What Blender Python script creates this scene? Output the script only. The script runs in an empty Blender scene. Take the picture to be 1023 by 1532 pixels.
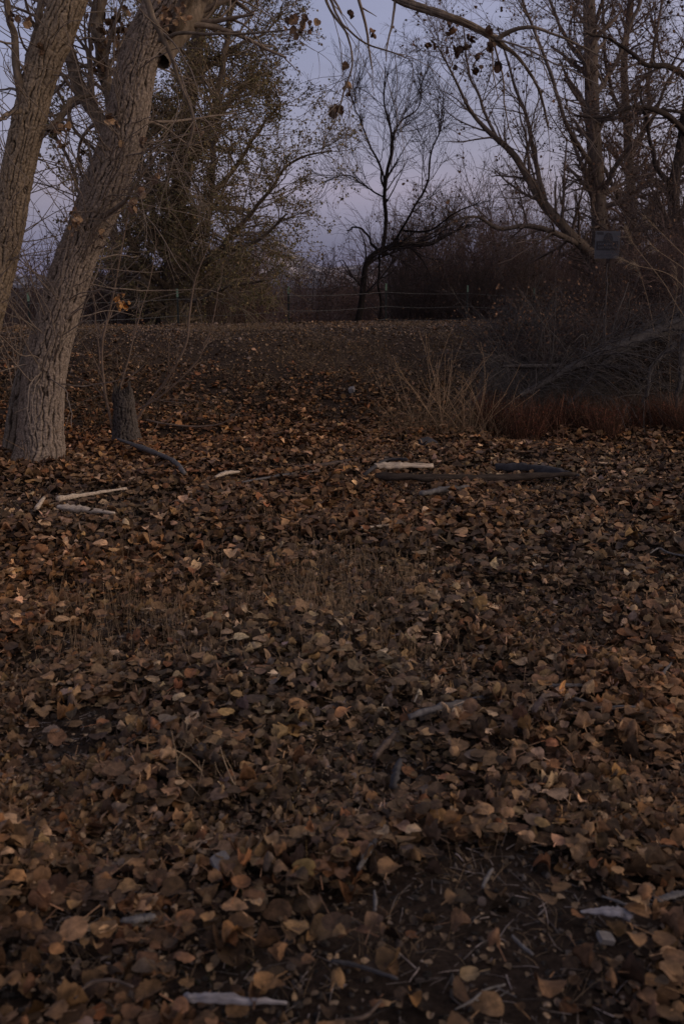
import bpy, math
import numpy as np
from mathutils import Vector
PI = math.pi
rng = np.random.default_rng(7)
scene = bpy.context.scene
COL = scene.collection

# ------------------------------------------------------------------ camera
F = 1500.0; CX = 511.5; CY = 766.0; HOR = 430.0; EYE = 1.5
PITCH = math.atan((CY - HOR) / F)
cam = bpy.data.cameras.new("camera"); camo = bpy.data.objects.new("camera", cam); COL.objects.link(camo)
camo.location = (0, 0, EYE); camo.rotation_euler = (PI/2 - PITCH, 0, 0)
cam.sensor_fit = 'VERTICAL'; cam.sensor_height = 36; cam.lens = 36 * F / 1532
cam.clip_start = 0.05; cam.clip_end = 20000
cam.dof.use_dof = True; cam.dof.focus_distance = 7.5; cam.dof.aperture_fstop = 4.5
scene.camera = camo
cp, sp = math.cos(PITCH), math.sin(PITCH)

def at(px, py, D):
    """point seen at photo pixel (px,py) at distance D in front of the viewer"""
    r, u = px - CX, CY - py
    d = np.array([r, F*cp + u*sp, -F*sp + u*cp])
    return np.array([0, 0, EYE]) + d * (D / d[1])

# ------------------------------------------------------------------ noise
def _h(ix, iy, iz, s):
    h = (ix.astype(np.int64)*374761393 + iy.astype(np.int64)*668265263 + iz.astype(np.int64)*2147483647 + s*1274126177) & 0xffffffff
    h = ((h ^ (h >> 13)) * 1274126177) & 0xffffffff
    h = ((h ^ (h >> 16)) * 2246822519) & 0xffffffff
    h = h ^ (h >> 15)
    return (h & 0xffffff) / float(0xffffff)
def vn(x, y, z=None, s=0):
    x = np.asarray(x, float); y = np.asarray(y, float)
    z = np.zeros_like(x) if z is None else np.asarray(z, float)
    ix, iy, iz = np.floor(x), np.floor(y), np.floor(z)
    fx, fy, fz = x-ix, y-iy, z-iz
    fx = fx*fx*(3-2*fx); fy = fy*fy*(3-2*fy); fz = fz*fz*(3-2*fz)
    o = 0
    for a in (0, 1):
        for b in (0, 1):
            for c in (0, 1):
                w = (fx if a else 1-fx)*(fy if b else 1-fy)*(fz if c else 1-fz)
                o = o + w*_h(ix+a, iy+b, iz+c, s)
    return o
def fbm(x, y, z=None, s=0, o=4):
    z = 0 if z is None else z
    t, a, n = 0, 1, 0
    for k in range(o):
        t = t + a*vn(x*2**k, y*2**k, z*2**k + np.zeros_like(x), s+k*17); n += a; a *= .5
    return t/n
def sst(a, b, x):
    t = np.clip((x-a)/(b-a), 0, 1); return t*t*(3-2*t)

# ------------------------------------------------------------------ terrain height
def H(x, y):
    x = np.asarray(x, float); y = np.asarray(y, float)
    toe = 10.5 + .30*x + .5*(vn(x*.5, y*.1, s=3)-.5); crest = 14.3 + .40*x
    toe = np.clip(toe, 3, 30); crest = np.clip(crest, 6, 60)
    up = np.clip((y-toe)/(crest-toe), 0, 1.0)
    up = .75*up + .25*up*up*(3-2*up)
    dn = sst(crest+2.0, crest+4.5, y)
    h = .95*up - .68*dn
    near = np.clip(1-(np.hypot(x, y)-30)/60, 0, 1)
    rough = .10*(fbm(x*.35, y*.35, s=5, o=3)-.5)*(1-up*.6) + .05*(fbm(x*1.7, y*1.7, s=9, o=3)-.5) + .018*(fbm(x*9, y*9, s=11, o=2)-.5) + .13*(fbm(x*1.3+y*.5, y*.9-x*.3, s=13, o=3)-.5)*sst(.02, .3, up)*(1-sst(.8, 1, up))
    return h + rough*near
def Hs(x, y): return float(H(np.array([x]), np.array([y]))[0])
def G(px, py, above=0.0):
    """where the view ray through photo pixel meets the ground"""
    t = np.linspace(1.2, 40, 6000)
    a = at(px, py, 1.0) - np.array([0, 0, EYE])
    x, y, z = a[0]*t, a[1]*t, EYE + a[2]*t
    k = np.argmax(z < H(x, y)+above)
    return np.array([x[k], y[k], H(x[k:k+1], y[k:k+1])[0]])

# ------------------------------------------------------------------ mesh helpers
def mesh(name, V, Fs, mat, parent=None, smooth=True, col=None, uv=None):
    """V (n,3); Fs list of int arrays (m,3) or (m,4)"""
    me = bpy.data.meshes.new(name)
    V = np.asarray(V, np.float32)
    if parent is not None:
        V = V - np.array(parent.location, np.float32)
    me.vertices.add(len(V)); me.vertices.foreach_set("co", V.ravel())
    Fs = [np.asarray(f, np.int32) for f in Fs if len(f)]
    idx = np.concatenate([f.ravel() for f in Fs]); tot = np.concatenate([np.full(len(f), f.shape[1], np.int32) for f in Fs])
    st = np.concatenate([[0], np.cumsum(tot)[:-1]]).astype(np.int32)
    me.loops.add(len(idx)); me.loops.foreach_set("vertex_index", idx)
    me.polygons.add(len(tot)); me.polygons.foreach_set("loop_start", st); me.polygons.foreach_set("loop_total", tot)
    me.polygons.foreach_set("use_smooth", np.full(len(tot), smooth))
    me.update(calc_edges=True)
    if col is not None:
        a = me.color_attributes.new("col", 'FLOAT_COLOR', 'POINT')
        c = np.ones((len(V), 4), np.float32); c[:, :3] = col; a.data.foreach_set("color", c.ravel())
    if uv is not None:
        u = me.uv_layers.new(name="UVMap"); u.data.foreach_set("uv", np.asarray(uv, np.float32)[idx].ravel())
    if mat: me.materials.append(mat)
    o = bpy.data.objects.new(name, me); COL.objects.link(o)
    if parent is not None: o.parent = parent
    return o
def thing(name, label, cat, loc, group=None):
    o = bpy.data.objects.new(name, None); COL.objects.link(o); o.location = [float(v) for v in loc]
    o["label"] = label; o["category"] = cat
    o.empty_display_size = .2
    if group: o["group"] = group
    return o
def tag(o, label, cat, group=None, kind=None):
    if label: o["label"] = label
    if cat: o["category"] = cat
    if group: o["group"] = group
    if kind: o["kind"] = kind
    return o

def frames(P):
    T = np.gradient(P, axis=1); T /= np.linalg.norm(T, axis=2, keepdims=True)+1e-9
    m = T.mean(1); ref = np.where((np.abs(m[:, 2]) > .75*np.linalg.norm(m, axis=1))[:, None], np.array([[1., .13, 0]]), np.array([[0, .1, 1.]]))[:, None, :]
    A = np.cross(T, ref); A /= np.linalg.norm(A, axis=2, keepdims=True)+1e-9
    B = np.cross(T, A)
    return T, A, B
def tubes(P, R, sides):
    """P (N,K,3) R (N,K) -> verts, quads (open ended tapering)"""
    N, K, _ = P.shape
    T, A, B = frames(P)
    th = np.arange(sides)*2*PI/sides
    V = P[:, :, None, :] + R[:, :, None, None]*(np.cos(th)[None, None, :, None]*A[:, :, None, :] + np.sin(th)[None, None, :, None]*B[:, :, None, :])
    V = V.reshape(-1, 3)
    n, k, s = np.meshgrid(np.arange(N), np.arange(K-1), np.arange(sides), indexing='ij')
    s2 = (s+1) % sides
    b = n*K*sides
    Q = np.stack([b+k*sides+s, b+k*sides+s2, b+(k+1)*sides+s2, b+(k+1)*sides+s], -1).reshape(-1, 4)
    return V, Q
class MB:
    def __init__(s): s.V = []; s.F = []; s.C = []; s.n = 0
    def add(s, V, Q, col=None):
        s.V.append(V); s.F.append(np.asarray(Q)+s.n); s.n += len(V)
        if col is not None:
            col = np.asarray(col, float)
            s.C.append(np.broadcast_to(col, (len(V), 3)) if col.ndim == 1 else col)
        return s
    def build(s, name, mat, parent=None, smooth=True):
        V = np.concatenate(s.V); q = [f for f in s.F if f.shape[1] == 4]; t = [f for f in s.F if f.shape[1] == 3]
        Fs = ([np.concatenate(q)] if q else []) + ([np.concatenate(t)] if t else [])
        return mesh(name, V, Fs, mat, parent, smooth, np.concatenate(s.C) if s.C else None)
def spline(pts, K):
    """Catmull-Rom through rows (any dims) resampled to K"""
    p = np.asarray(pts, float); n = len(p)
    p = np.vstack([2*p[0]-p[1], p, 2*p[-1]-p[-2]])
    t = np.linspace(0, n-1-1e-6, K); i = t.astype(int); f = (t-i)[:, None]
    a, b, c, d = p[i], p[i+1], p[i+2], p[i+3]
    return .5*((2*b)+(-a+c)*f+(2*a-5*b+4*c-d)*f*f+(-a+3*b-3*c+d)*f**3)
def pix(path, K, wob=0.0):
    """path rows (px,py,D,width_px) -> points, radii"""
    P = np.array([list(at(a, b, c))+[w/2/F*c] for a, b, c, w in path])
    S = spline(P, K)
    if wob: 
        t = np.linspace(0, 5.5, K)
        S[:, 0] += wob*(fbm(t, t*0+rng.random()*50, s=1, o=2)-.5); S[:, 1] += wob*(fbm(t, t*0+rng.random()*50, s=2, o=2)-.5)
    return S[:, :3], np.maximum(S[:, 3], .002)
def cat2(a, b):
    return np.concatenate([a, b])

def grow(P, R, dens, t0, t1, ang, ln, rr, npts, up=0.0, wander=.15, lmin=.05, rmin=.002, side=None, keep=None):
    """children of the branches P,R. dens per metre of parent, ang (lo,hi) deg, ln (lo,hi) metres or fraction<0"""
    N, K, _ = P.shape
    seg = np.linalg.norm(np.diff(P, axis=1), axis=2).sum(1)
    n = rng.poisson(np.maximum(dens*seg*(t1-t0), 0))
    par = np.repeat(np.arange(N), n); M = len(par)
    if M == 0: return np.zeros((0, npts, 3)), np.zeros((0, npts))
    t = rng.uniform(t0, t1, M); ft = t*(K-1)*.9999; i = ft.astype(int); f = (ft-i)
    S = P[par, i]*(1-f)[:, None] + P[par, i+1]*f[:, None]
    T = P[par, i+1]-P[par, i]; T /= np.linalg.norm(T, axis=1, keepdims=True)+1e-9
    r0 = (R[par, i]*(1-f)+R[par, i+1]*f)
    a = np.radians(rng.uniform(ang[0], ang[1], M))
    q = rng.normal(size=(M, 3))
    if side is not None: q = q + np.asarray(side)
    q -= (q*T).sum(1, keepdims=True)*T; q /= np.linalg.norm(q, axis=1, keepdims=True)+1e-9
    d = T*np.cos(a)[:, None] + q*np.sin(a)[:, None]
    L = rng.uniform(ln[0], ln[1], M)*(1-.45*t)
    if ln[1] < 0: L = -L*seg[par]
    L = np.maximum(L, lmin)
    out = np.zeros((M, npts, 3)); out[:, 0] = S
    st = (L/(npts-1))[:, None]
    bend = rng.normal(size=(M, 3))*wander*.5
    for k in range(1, npts):
        d = d + bend + rng.normal(size=(M, 3))*wander + np.array([0, 0, up])
        d /= np.linalg.norm(d, axis=1, keepdims=True)
        out[:, k] = out[:, k-1] + d*st
    rs = np.maximum(np.minimum(r0*rr, r0*.9), rmin)
    rad = rs[:, None]*np.linspace(1, .35, npts)[None, :]
    return out, np.maximum(rad, rmin*.55)

# ------------------------------------------------------------------ materials
def nt(name):
    m = bpy.data.materials.new(name); m.use_nodes = True
    t = m.node_tree; return m, t.nodes, t.links, t.nodes["Principled BSDF"]
def noise_mat(name, c1, c2, scale=(8, 8, 8), rough=.85, bump=.3, bscale=40., c3=None, dist=.004, spec=.3):
    m, N, L, B = nt(name)
    tc = N.new("ShaderNodeTexCoord"); mp = N.new("ShaderNodeMapping"); mp.inputs["Scale"].default_value = scale
    L.new(tc.outputs["Object"], mp.inputs["Vector"])
    n = N.new("ShaderNodeTexNoise"); n.inputs["Scale"].default_value = 1; n.inputs["Detail"].default_value = 8; n.inputs["Roughness"].default_value = .65
    L.new(mp.outputs[0], n.inputs["Vector"])
    r = N.new("ShaderNodeValToRGB"); r.color_ramp.elements[0].position = .32; r.color_ramp.elements[1].position = .68
    r.color_ramp.elements[0].color = (*c1, 1); r.color_ramp.elements[1].color = (*c2, 1)
    if c3:
        e = r.color_ramp.elements.new(.55); e.color = (*c3, 1)
    L.new(n.outputs["Fac"], r.inputs[0]); L.new(r.outputs[0], B.inputs["Base Color"])
    B.inputs["Roughness"].default_value = rough; B.inputs["Specular IOR Level"].default_value = spec
    if bump:
        n2 = N.new("ShaderNodeTexNoise"); n2.inputs["Scale"].default_value = bscale/8.; n2.inputs["Detail"].default_value = 6
        L.new(mp.outputs[0], n2.inputs["Vector"])
        b = N.new("ShaderNodeBump"); b.inputs["Strength"].default_value = bump; b.inputs["Distance"].default_value = dist
        L.new(n2.outputs["Fac"], b.inputs["Height"]); L.new(b.outputs[0], B.inputs["Normal"])
    return m
def attr_mat(name, rough=.7, vein=False, spec=.25, trans=0.0):
    m, N, L, B = nt(name)
    a = N.new("ShaderNodeAttribute"); a.attribute_name = "col"
    tc = N.new("ShaderNodeTexCoord"); n = N.new("ShaderNodeTexNoise"); n.inputs["Scale"].default_value = 60; n.inputs["Detail"].default_value = 4
    L.new(tc.outputs["Object"], n.inputs["Vector"])
    mr = N.new("ShaderNodeMapRange"); mr.inputs[1].default_value = .3; mr.inputs[2].default_value = .7; mr.inputs[3].default_value = .55; mr.inputs[4].default_value = 1.35
    L.new(n.outputs["Fac"], mr.inputs[0])
    mu = N.new("ShaderNodeVectorMath"); mu.operation = 'SCALE'; L.new(a.outputs["Color"], mu.inputs[0])
    fac = mr.outputs[0]
    if vein:
        uv = N.new("ShaderNodeUVMap"); sx = N.new("ShaderNodeSeparateXYZ"); L.new(uv.outputs[0], sx.inputs[0])
        def M(op, x, y=None, c=None):
            q = N.new("ShaderNodeMath"); q.operation = op
            for k, v in enumerate((x, y, c)):
                if v is None: continue
                if isinstance(v, (int, float)): q.inputs[k].default_value = v
                else: L.new(v, q.inputs[k])
            return q.outputs[0]
        ax = M('ABSOLUTE', M('SUBTRACT', sx.outputs[0], .5))
        mid = M('LESS_THAN', ax, .022)
        ph = M('FRACT', M('MULTIPLY', M('SUBTRACT', sx.outputs[1], M('MULTIPLY', ax, .9)), 6.5))
        side = M('LESS_THAN', ph, .11)
        v = M('MAXIMUM', mid, side)
        g = M('MULTIPLY_ADD', v, .38, 1.0)
        fac = M('MULTIPLY', mr.outputs[0], g)
        bp = N.new("ShaderNodeBump"); bp.inputs["Strength"].default_value = .5; bp.inputs["Distance"].default_value = .002
        ad = M('ADD', v, M('MULTIPLY', n.outputs["Fac"], 3.0)); L.new(ad, bp.inputs["Height"]); L.new(bp.outputs[0], B.inputs["Normal"])
    L.new(fac, mu.inputs["Scale"]); L.new(mu.outputs[0], B.inputs["Base Color"])
    B.inputs["Roughness"].default_value = rough; B.inputs["Specular IOR Level"].default_value = spec
    return m
M_bark = noise_mat("cottonwood_bark", (.13, .105, .085), (.36, .30, .25), (22, 22, 5), .95, .9, 60, (.23, .19, .155), .006, .1)
M_bark2 = noise_mat("cottonwood_bark_brown", (.12, .09, .065), (.33, .255, .19), (22, 22, 5), .95, .9, 60, (.21, .165, .125), .006, .1)
M_barkd = noise_mat("dark_bark", (.03, .024, .022), (.09, .07, .06), (25, 25, 6), .95, .7, 50, None, .005, .1)
M_barkb = noise_mat("mid_bark", (.085, .066, .056), (.22, .175, .145), (25, 25, 6), .95, .7, 50, None, .005, .1)
M_twigp = noise_mat("pale_twig", (.16, .12, .095), (.30, .24, .19), (30, 30, 30), .8, 0)
M_barkk = noise_mat("black_bark", (.012, .010, .010), (.04, .032, .03), (25, 25, 6), .95, .7, 50, None, .005, .1)
M_twigk = noise_mat("blackish_twig", (.022, .017, .017), (.06, .045, .045), (3, 3, 3), .9, 0)
M_twigs = noise_mat("shoot_bark", (.12, .085, .065), (.24, .175, .135), (20, 20, 20), .85, 0)
M_twige = noise_mat("elm_twig", (.15, .112, .075), (.30, .23, .16), (3, 3, 3), .85, 0)
M_barke = noise_mat("elm_bark", (.07, .053, .04), (.19, .145, .108), (25, 25, 6), .95, .7, 50, None, .005, .1)
M_twigb = noise_mat("brown_twig", (.11, .082, .068), (.24, .18, .15), (3, 3, 3), .85, 0)
M_twigr = noise_mat("reddish_twig", (.105, .066, .058), (.22, .145, .125), (2, 2, 2), .9, 0)
M_twigd = noise_mat("dark_twig", (.05, .037, .034), (.12, .088, .08), (3, 3, 3), .9, 0)
M_stump = noise_mat("weathered_stump_wood", (.025, .024, .025), (.17, .155, .145), (70, 70, 7), .95, 1.0, 60, (.09, .08, .075), .008, .1)
M_grey = noise_mat("grey_deadwood", (.09, .085, .088), (.22, .205, .20), (40, 40, 8), .95, .8, 40, None, .003, .1)
M_greyd = noise_mat("dark_deadwood", (.035, .033, .037), (.10, .095, .10), (20, 20, 20), .95, .5, 40, None, .003, .1)
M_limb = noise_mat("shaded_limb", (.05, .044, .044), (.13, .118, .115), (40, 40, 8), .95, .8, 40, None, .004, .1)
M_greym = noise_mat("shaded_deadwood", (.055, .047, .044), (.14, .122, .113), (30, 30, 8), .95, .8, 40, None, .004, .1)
M_pale = noise_mat("bleached_wood", (.24, .18, .13), (.70, .58, .45), (9, 90, 90), .8, .6, 60, (.64, .53, .42), .002, .15)
M_logb = noise_mat("log_bark", (.035, .027, .023), (.10, .078, .064), (8, 60, 60), .95, 1, 60, None, .006, .1)
M_wgrey = noise_mat("lavender_grey_wood", (.19, .175, .185), (.54, .51, .54), (9, 110, 110), .85, .7, 60, None, .003, .15)
M_brownw = noise_mat("brown_deadwood", (.06, .045, .04), (.17, .13, .11), (10, 50, 50), .95, .8, 50, None, .004, .1)
M_leaf = attr_mat("dry_leaf", .72, True)
M_leaff = attr_mat("dry_leaf_far", .78, False)
M_straw = attr_mat("straw", .7, False)
M_metal = noise_mat("dark_green_post_paint", (.012, .018, .017), (.03, .036, .033), (30, 30, 30), .55, .2)
M_cap = noise_mat("pale_green_post_tip", (.13, .21, .15), (.19, .28, .20), (60, 60, 60), .6, 0)
M_wire = noise_mat("galvanised_wire", (.10, .10, .105), (.16, .16, .16), (30, 30, 30), .5, 0)
M_stone = noise_mat("pale_stone", (.12, .11, .11), (.32, .30, .30), (20, 20, 20), .9, .7, 40, None, .004)
M_white = noise_mat("sign_white_shaded", (.05, .053, .068), (.09, .095, .118), (8, 8, 8), .5, 0)  # white panel, with the shade it stands in darkened into its colour
M_black = noise_mat("sign_black", (.015, .015, .022), (.03, .03, .04), (8, 8, 8), .5, 0)
M_sgrey = noise_mat("sign_lettering", (.05, .05, .07), (.08, .08, .10), (40, 40, 40), .5, 0)

# ------------------------------------------------------------------ ground sheet
def axis(lo, hi, step, far, g=1.25):
    a = list(np.arange(lo, hi+1e-6, step)); s = step; x = hi
    while x < far: s *= g; x += s; a.append(x)
    s = step; x = lo; b = []
    while x > -far: s *= g; x -= s; b.append(x)
    return np.array(b[::-1]+a)
gx = axis(-9, 11, .05, 6000); gy = axis(.2, 20, .05, 6000)
X, Y = np.meshgrid(gx, gy); Z = H(X, Y)
V = np.stack([X.ravel(), Y.ravel(), Z.ravel()], 1)
nx, ny = len(gx), len(gy)
i, j = np.meshgrid(np.arange(nx-1), np.arange(ny-1)); b = (j*nx+i).ravel()
m, N, L, B = nt("soil")
tc = N.new("ShaderNodeTexCoord")
def nz(sc, det=8, r=.6):
    n = N.new("ShaderNodeTexNoise"); n.inputs["Scale"].default_value = sc; n.inputs["Detail"].default_value = det; n.inputs["Roughness"].default_value = r
    L.new(tc.outputs["Object"], n.inputs["Vector"]); return n
n1 = nz(1.2); n2 = nz(45, 8, .7)
r = N.new("ShaderNodeValToRGB"); r.color_ramp.elements[0].position = .3; r.color_ramp.elements[1].position = .72
r.color_ramp.elements[0].color = (.022, .017, .015, 1); r.color_ramp.elements[1].color = (.10, .078, .065, 1)
L.new(n2.outputs["Fac"], r.inputs[0])
r2 = N.new("ShaderNodeValToRGB"); r2.color_ramp.elements[0].color = (.55, .5, .5, 1); r2.color_ramp.elements[1].color = (1.2, 1.1, 1, 1)
L.new(n1.outputs["Fac"], r2.inputs[0])
mx = N.new("ShaderNodeMix"); mx.data_type = 'RGBA'; mx.blend_type = 'MULTIPLY'; mx.inputs[0].default_value = 1
L.new(r.outputs[0], mx.inputs[6]); L.new(r2.outputs[0], mx.inputs[7]); L.new(mx.outputs[2], B.inputs["Base Color"])
bp = N.new("ShaderNodeBump"); bp.inputs["Distance"].default_value = .02; bp.inputs["Strength"].default_value = .9
L.new(n2.outputs["Fac"], bp.inputs["Height"]); L.new(bp.outputs[0], B.inputs["Normal"]); B.inputs["Roughness"].default_value = 1; B.inputs["Specular IOR Level"].default_value = .1
M_soil = m
tag(mesh("ground", V, [np.stack([b, b+1, b+1+nx, b+nx], 1)], M_soil), None, None, kind="structure")

# ------------------------------------------------------------------ mountains
mxn = np.linspace(-2600, 2600, 420); mt = np.linspace(0, 1, 60)
X, T = np.meshgrid(mxn, mt)
Yd = 3600 + 1500*T
prof = 62 + 50*(fbm(X/500, X*0, s=21, o=3)-.5) + 190*np.exp(-((X+.078*Yd)/190.)**2) + 45*np.exp(-((X-.02*Yd)/260.)**2)
rid = .6+.5*fbm(X/900, T*2, s=33, o=3)*0 + .4*(1-np.abs(2*fbm(X/330, T*3, s=31, o=5)-1))
Z = (T**.8)*prof*(.55+.62*rid)*(1-.0*T) - 6
V = np.stack([X.ravel(), Yd.ravel(), Z.ravel()], 1); nx = len(mxn); i, j = np.meshgrid(np.arange(nx-1), np.arange(len(mt)-1)); b = (j*nx+i).ravel()
m, N, L, B = nt("mountain_rock_and_snow")
tc = N.new("ShaderNodeTexCoord"); mp = N.new("ShaderNodeMapping"); mp.inputs["Scale"].default_value = (.008, .004, .016); L.new(tc.outputs["Object"], mp.inputs[0])
n = N.new("ShaderNodeTexNoise"); n.inputs["Scale"].default_value = 1; n.inputs["Detail"].default_value = 10; n.inputs["Roughness"].default_value = .7; L.new(mp.outputs[0], n.inputs["Vector"])
r = N.new("ShaderNodeValToRGB"); r.color_ramp.elements[0].position = .47; r.color_ramp.elements[1].position = .60
r.color_ramp.elements[0].color = (.075, .07, .075, 1); r.color_ramp.elements[1].color = (.60, .54, .54, 1)
L.new(n.outputs["Fac"], r.inputs[0]); L.new(r.outputs[0], B.inputs["Base Color"]); B.inputs["Roughness"].default_value = 1
HAZE_TOP = float(Z.max())+15
tag(mesh("hills", V, [np.stack([b, b+1, b+1+nx, b+nx], 1)], m), None, None, kind="structure")

# ------------------------------------------------------------------ leaves
def leaf_templates(n, rows, cols, crumple):
    ts = np.linspace(0, 1, rows); us = np.linspace(-1, 1, cols)
    wk = np.interp(ts, [0, .06, .18, .32, .5, .7, .86, .95, 1], [.12, .36, .50, .55, .54, .45, .31, .17, .0])
    T = []
    for k in range(n):
        crumple = rng.choice([.45, .8, 1.1, 1.6, 2.2], p=[.25, .3, .25, .13, .07])
        w = wk*rng.uniform(.85, 1.15)*(1+.045*rng.normal(size=rows)); w[-1] = 0.004
        x = us[None, :]*w[:, None]*.92*(1+.03*rng.normal(size=(rows, cols)))
        y = np.repeat(ts[:, None], cols, 1) - .5 - .10*np.abs(us)[None, :]*(ts < .15)[:, None]
        c1, c2 = rng.normal(0, .65*crumple), rng.normal(0, .75*crumple); tw = rng.normal(0, .5*crumple); fo = abs(rng.normal(0, .22*crumple))
        z = c1*x**2*1.6 + c2*y**2*.8 + tw*x*y + fo*np.abs(x)
        z += .055*crumple*np.sin(x*rng.uniform(5, 11)+rng.random()*6)*np.cos(y*rng.uniform(4, 9)+rng.random()*6)
        z += .012*crumple*rng.normal(size=z.shape)
        z -= z.mean()
        # shorten where it curls
        sc = 1/(1+.35*abs(c2)); y = y*sc; x = x/(1+.35*abs(c1))
        T.append(np.stack([x, y, z], -1).reshape(-1, 3))
    i, j = np.meshgrid(np.arange(cols-1), np.arange(rows-1)); b = (j*cols+i).ravel()
    Q = np.stack([b, b+1, b+1+cols, b+cols], 1)
    uv = np.stack(np.meshgrid((us+1)/2, ts), -1).reshape(-1, 2)
    return np.array(T), Q, uv
LT_near = leaf_templates(40, 11, 5, 1.0)
LT_far = leaf_templates(24, 6, 3, 1.0)
PAL = np.array([[.130, .086, .052], [.185, .120, .070], [.245, .160, .090], [.085, .060, .042], [.31, .20, .10], [.38, .27, .165], [.56, .41, .26], [.30, .175, .075], [.19, .145, .115], [.26, .13, .062]])
PAL = PAL*np.array([1.20, 1.07, 1.0])
PW = np.array([.24, .20, .13, .20, .06, .06, .035, .03, .04, .04]); PW /= PW.sum()
def rotm(tilt, az, yaw):
    ct, st_ = np.cos(tilt), np.sin(tilt); ca, sa = np.cos(az), np.sin(az); cy, sy = np.cos(yaw), np.sin(yaw)
    # Rz(az) Ry(tilt) Rz(yaw)
    z0 = np.zeros_like(ct); o1 = np.ones_like(ct)
    def mat(r): return np.stack([np.stack(q, -1) for q in r], -2)
    Rz = mat([[ca, -sa, z0], [sa, ca, z0], [z0, z0, o1]]); Ry = mat([[ct, z0, st_], [z0, o1, z0], [-st_, z0, ct]]); Rw = mat([[cy, -sy, z0], [sy, cy, z0], [z0, z0, o1]])
    return Rz @ Ry @ Rw
def leaves(pos, size, tilt, col, LT, petiole=False):
    T, Q, uv = LT; N = len(pos); K = T.shape[1]
    R = rotm(tilt, rng.uniform(0, 2*PI, N), rng.uniform(0, 2*PI, N))
    tv = T[rng.integers(0, len(T), N)]
    V = np.einsum('nij,nkj->nki', R, tv)*size[:, None, None] + pos[:, None, :]
    F_ = (Q[None] + (np.arange(N)*K)[:, None, None]).reshape(-1, 4)
    C = np.repeat(col, K, 0); U = np.tile(uv, (N, 1)); V = V.reshape(-1, 3)
    if petiole:
        d = np.einsum('nij,j->ni', R, np.array([0, -1., .05])); w = np.einsum('nij,j->ni', R, np.array([1., 0, 0]))
        a = pos + d*(size*.52)[:, None]; l = (size*rng.uniform(.3, .8, N))[:, None]
        bd = rng.normal(size=(N, 3))*.25
        e = a + (d+bd)*l; ww = w*.0012
        PV = np.stack([a-ww, a+ww, e+ww, e-ww], 1).reshape(-1, 3)
        F2 = (np.array([[0, 1, 2, 3]])[None] + (np.arange(N)*4)[:, None, None] + len(V)).reshape(-1, 4)
        V = np.concatenate([V, PV]); F_ = np.concatenate([F_, F2]); C = np.concatenate([C, np.repeat(col*1.3, 4, 0)]); U = np.concatenate([U, np.tile([[.3, .5]], (N*4, 1))])
    return V, F_, C, U

# bare patches (world positions measured from the photograph)
patches = [(740, 1390, .32, .93), (600, 1460, .32, .9), (850, 1410, .24, .8), (500, 1510, .3, .75), (760, 1500, .3, .9), (640, 1370, .2, .7), (960, 1400, .15, .6), (600, 1150, .13, .75), (150, 940, .35, .75), (95, 1095, .16, .85), (980, 850, .7, .4), (300, 1400, .3, .3), (20, 1460, .3, .5), (720, 1010, .25, .3)]
PT = [(G(a, b), r_, s_) for a, b, r_, s_ in patches]
def bare(x, y):
    o = np.zeros_like(x)
    for p, r_, s_ in PT:
        d = np.hypot(x-p[0], (y-p[1])*.8)/r_ + 1.7*(fbm(x*6, y*6, s=41, o=3)-.5)
        o = np.maximum(o, s_*(1-sst(.6, 1.15, d)))
    return o
def litter(y0, y1, dens, LT, smin, smax, name, mat, petiole):
    w0 = .42*y1+.9
    A = 2*w0*(y1-y0); N = int(A*dens)
    x = rng.uniform(-w0, w0, N); y = rng.uniform(y0, y1, N)
    k = np.abs(x) < .42*y+.9
    x, y = x[k], y[k]
    crest = 14.3+.4*x; toe = 10.5+.3*x
    up = np.clip((y-toe)/(crest-toe), 0, 2)
    # litter thins towards the crest, lies deep left of centre
    d = np.where(up < .02, 1, np.clip(1.0-1.7*up + .3*(vn(x*.8, y*.8, s=51)-.5) + .3*np.clip(-x/3, 0, 1), .03, 1))
    d = d*(1-bare(x, y))*(.35+.9*fbm(x*1.9, y*1.9, s=52, o=3))
    k = (rng.random(len(x)) < d) & (up < 1.5)
    up = up[k]
    x, y = x[k], y[k]; n = len(x)
    lay = rng.random(n)
    clump = fbm(x*2.2, y*2.2, s=61, o=2)
    z = H(x, y) + .006 + lay**1.3*.055*(.1+1.8*sst(.3, .7, clump))
    pos = np.stack([x, y, z], 1)
    tilt = np.abs(rng.normal(0, .27, n)) + (rng.random(n) < .12*lay)*rng.uniform(.3, 1.1, n)
    size = np.exp(rng.normal(0, .34, n))*.5*(smin+smax); size = np.clip(size, smin, smax)*(1-.35*np.clip(up, 0, 1))
    pi = rng.choice(len(PAL), n, p=PW)
    col = PAL[pi]*np.exp(rng.normal(0, .22, (n, 1)))*np.exp(rng.normal(0, .035, (n, 3)))*(1-.22*(1-sst(1.6, 3.0, y)))[:, None]  # last factor paints a vignette into the colour of the nearest leaves
    # leaf colour gets darker towards the bottom of the layer
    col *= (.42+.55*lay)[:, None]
    warm = vn(x*.6, y*.6, s=71)[:, None]
    col *= (1 + (warm-.5)*np.array([[.30, .05, -.22]]))
    lf = np.clip(-x/3.5, 0, 1)[:, None]*sst(5, 8, y)[:, None]
    col *= 1+lf*np.array([[.22, .06, -.05]])
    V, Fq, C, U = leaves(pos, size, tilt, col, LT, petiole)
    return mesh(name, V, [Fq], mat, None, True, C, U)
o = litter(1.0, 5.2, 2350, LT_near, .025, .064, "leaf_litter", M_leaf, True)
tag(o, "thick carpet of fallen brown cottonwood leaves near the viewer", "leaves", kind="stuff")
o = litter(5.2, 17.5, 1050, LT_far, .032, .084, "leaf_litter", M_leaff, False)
tag(o, "fallen brown leaves spread to the bank and up its slope", "leaves", kind="stuff")

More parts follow.
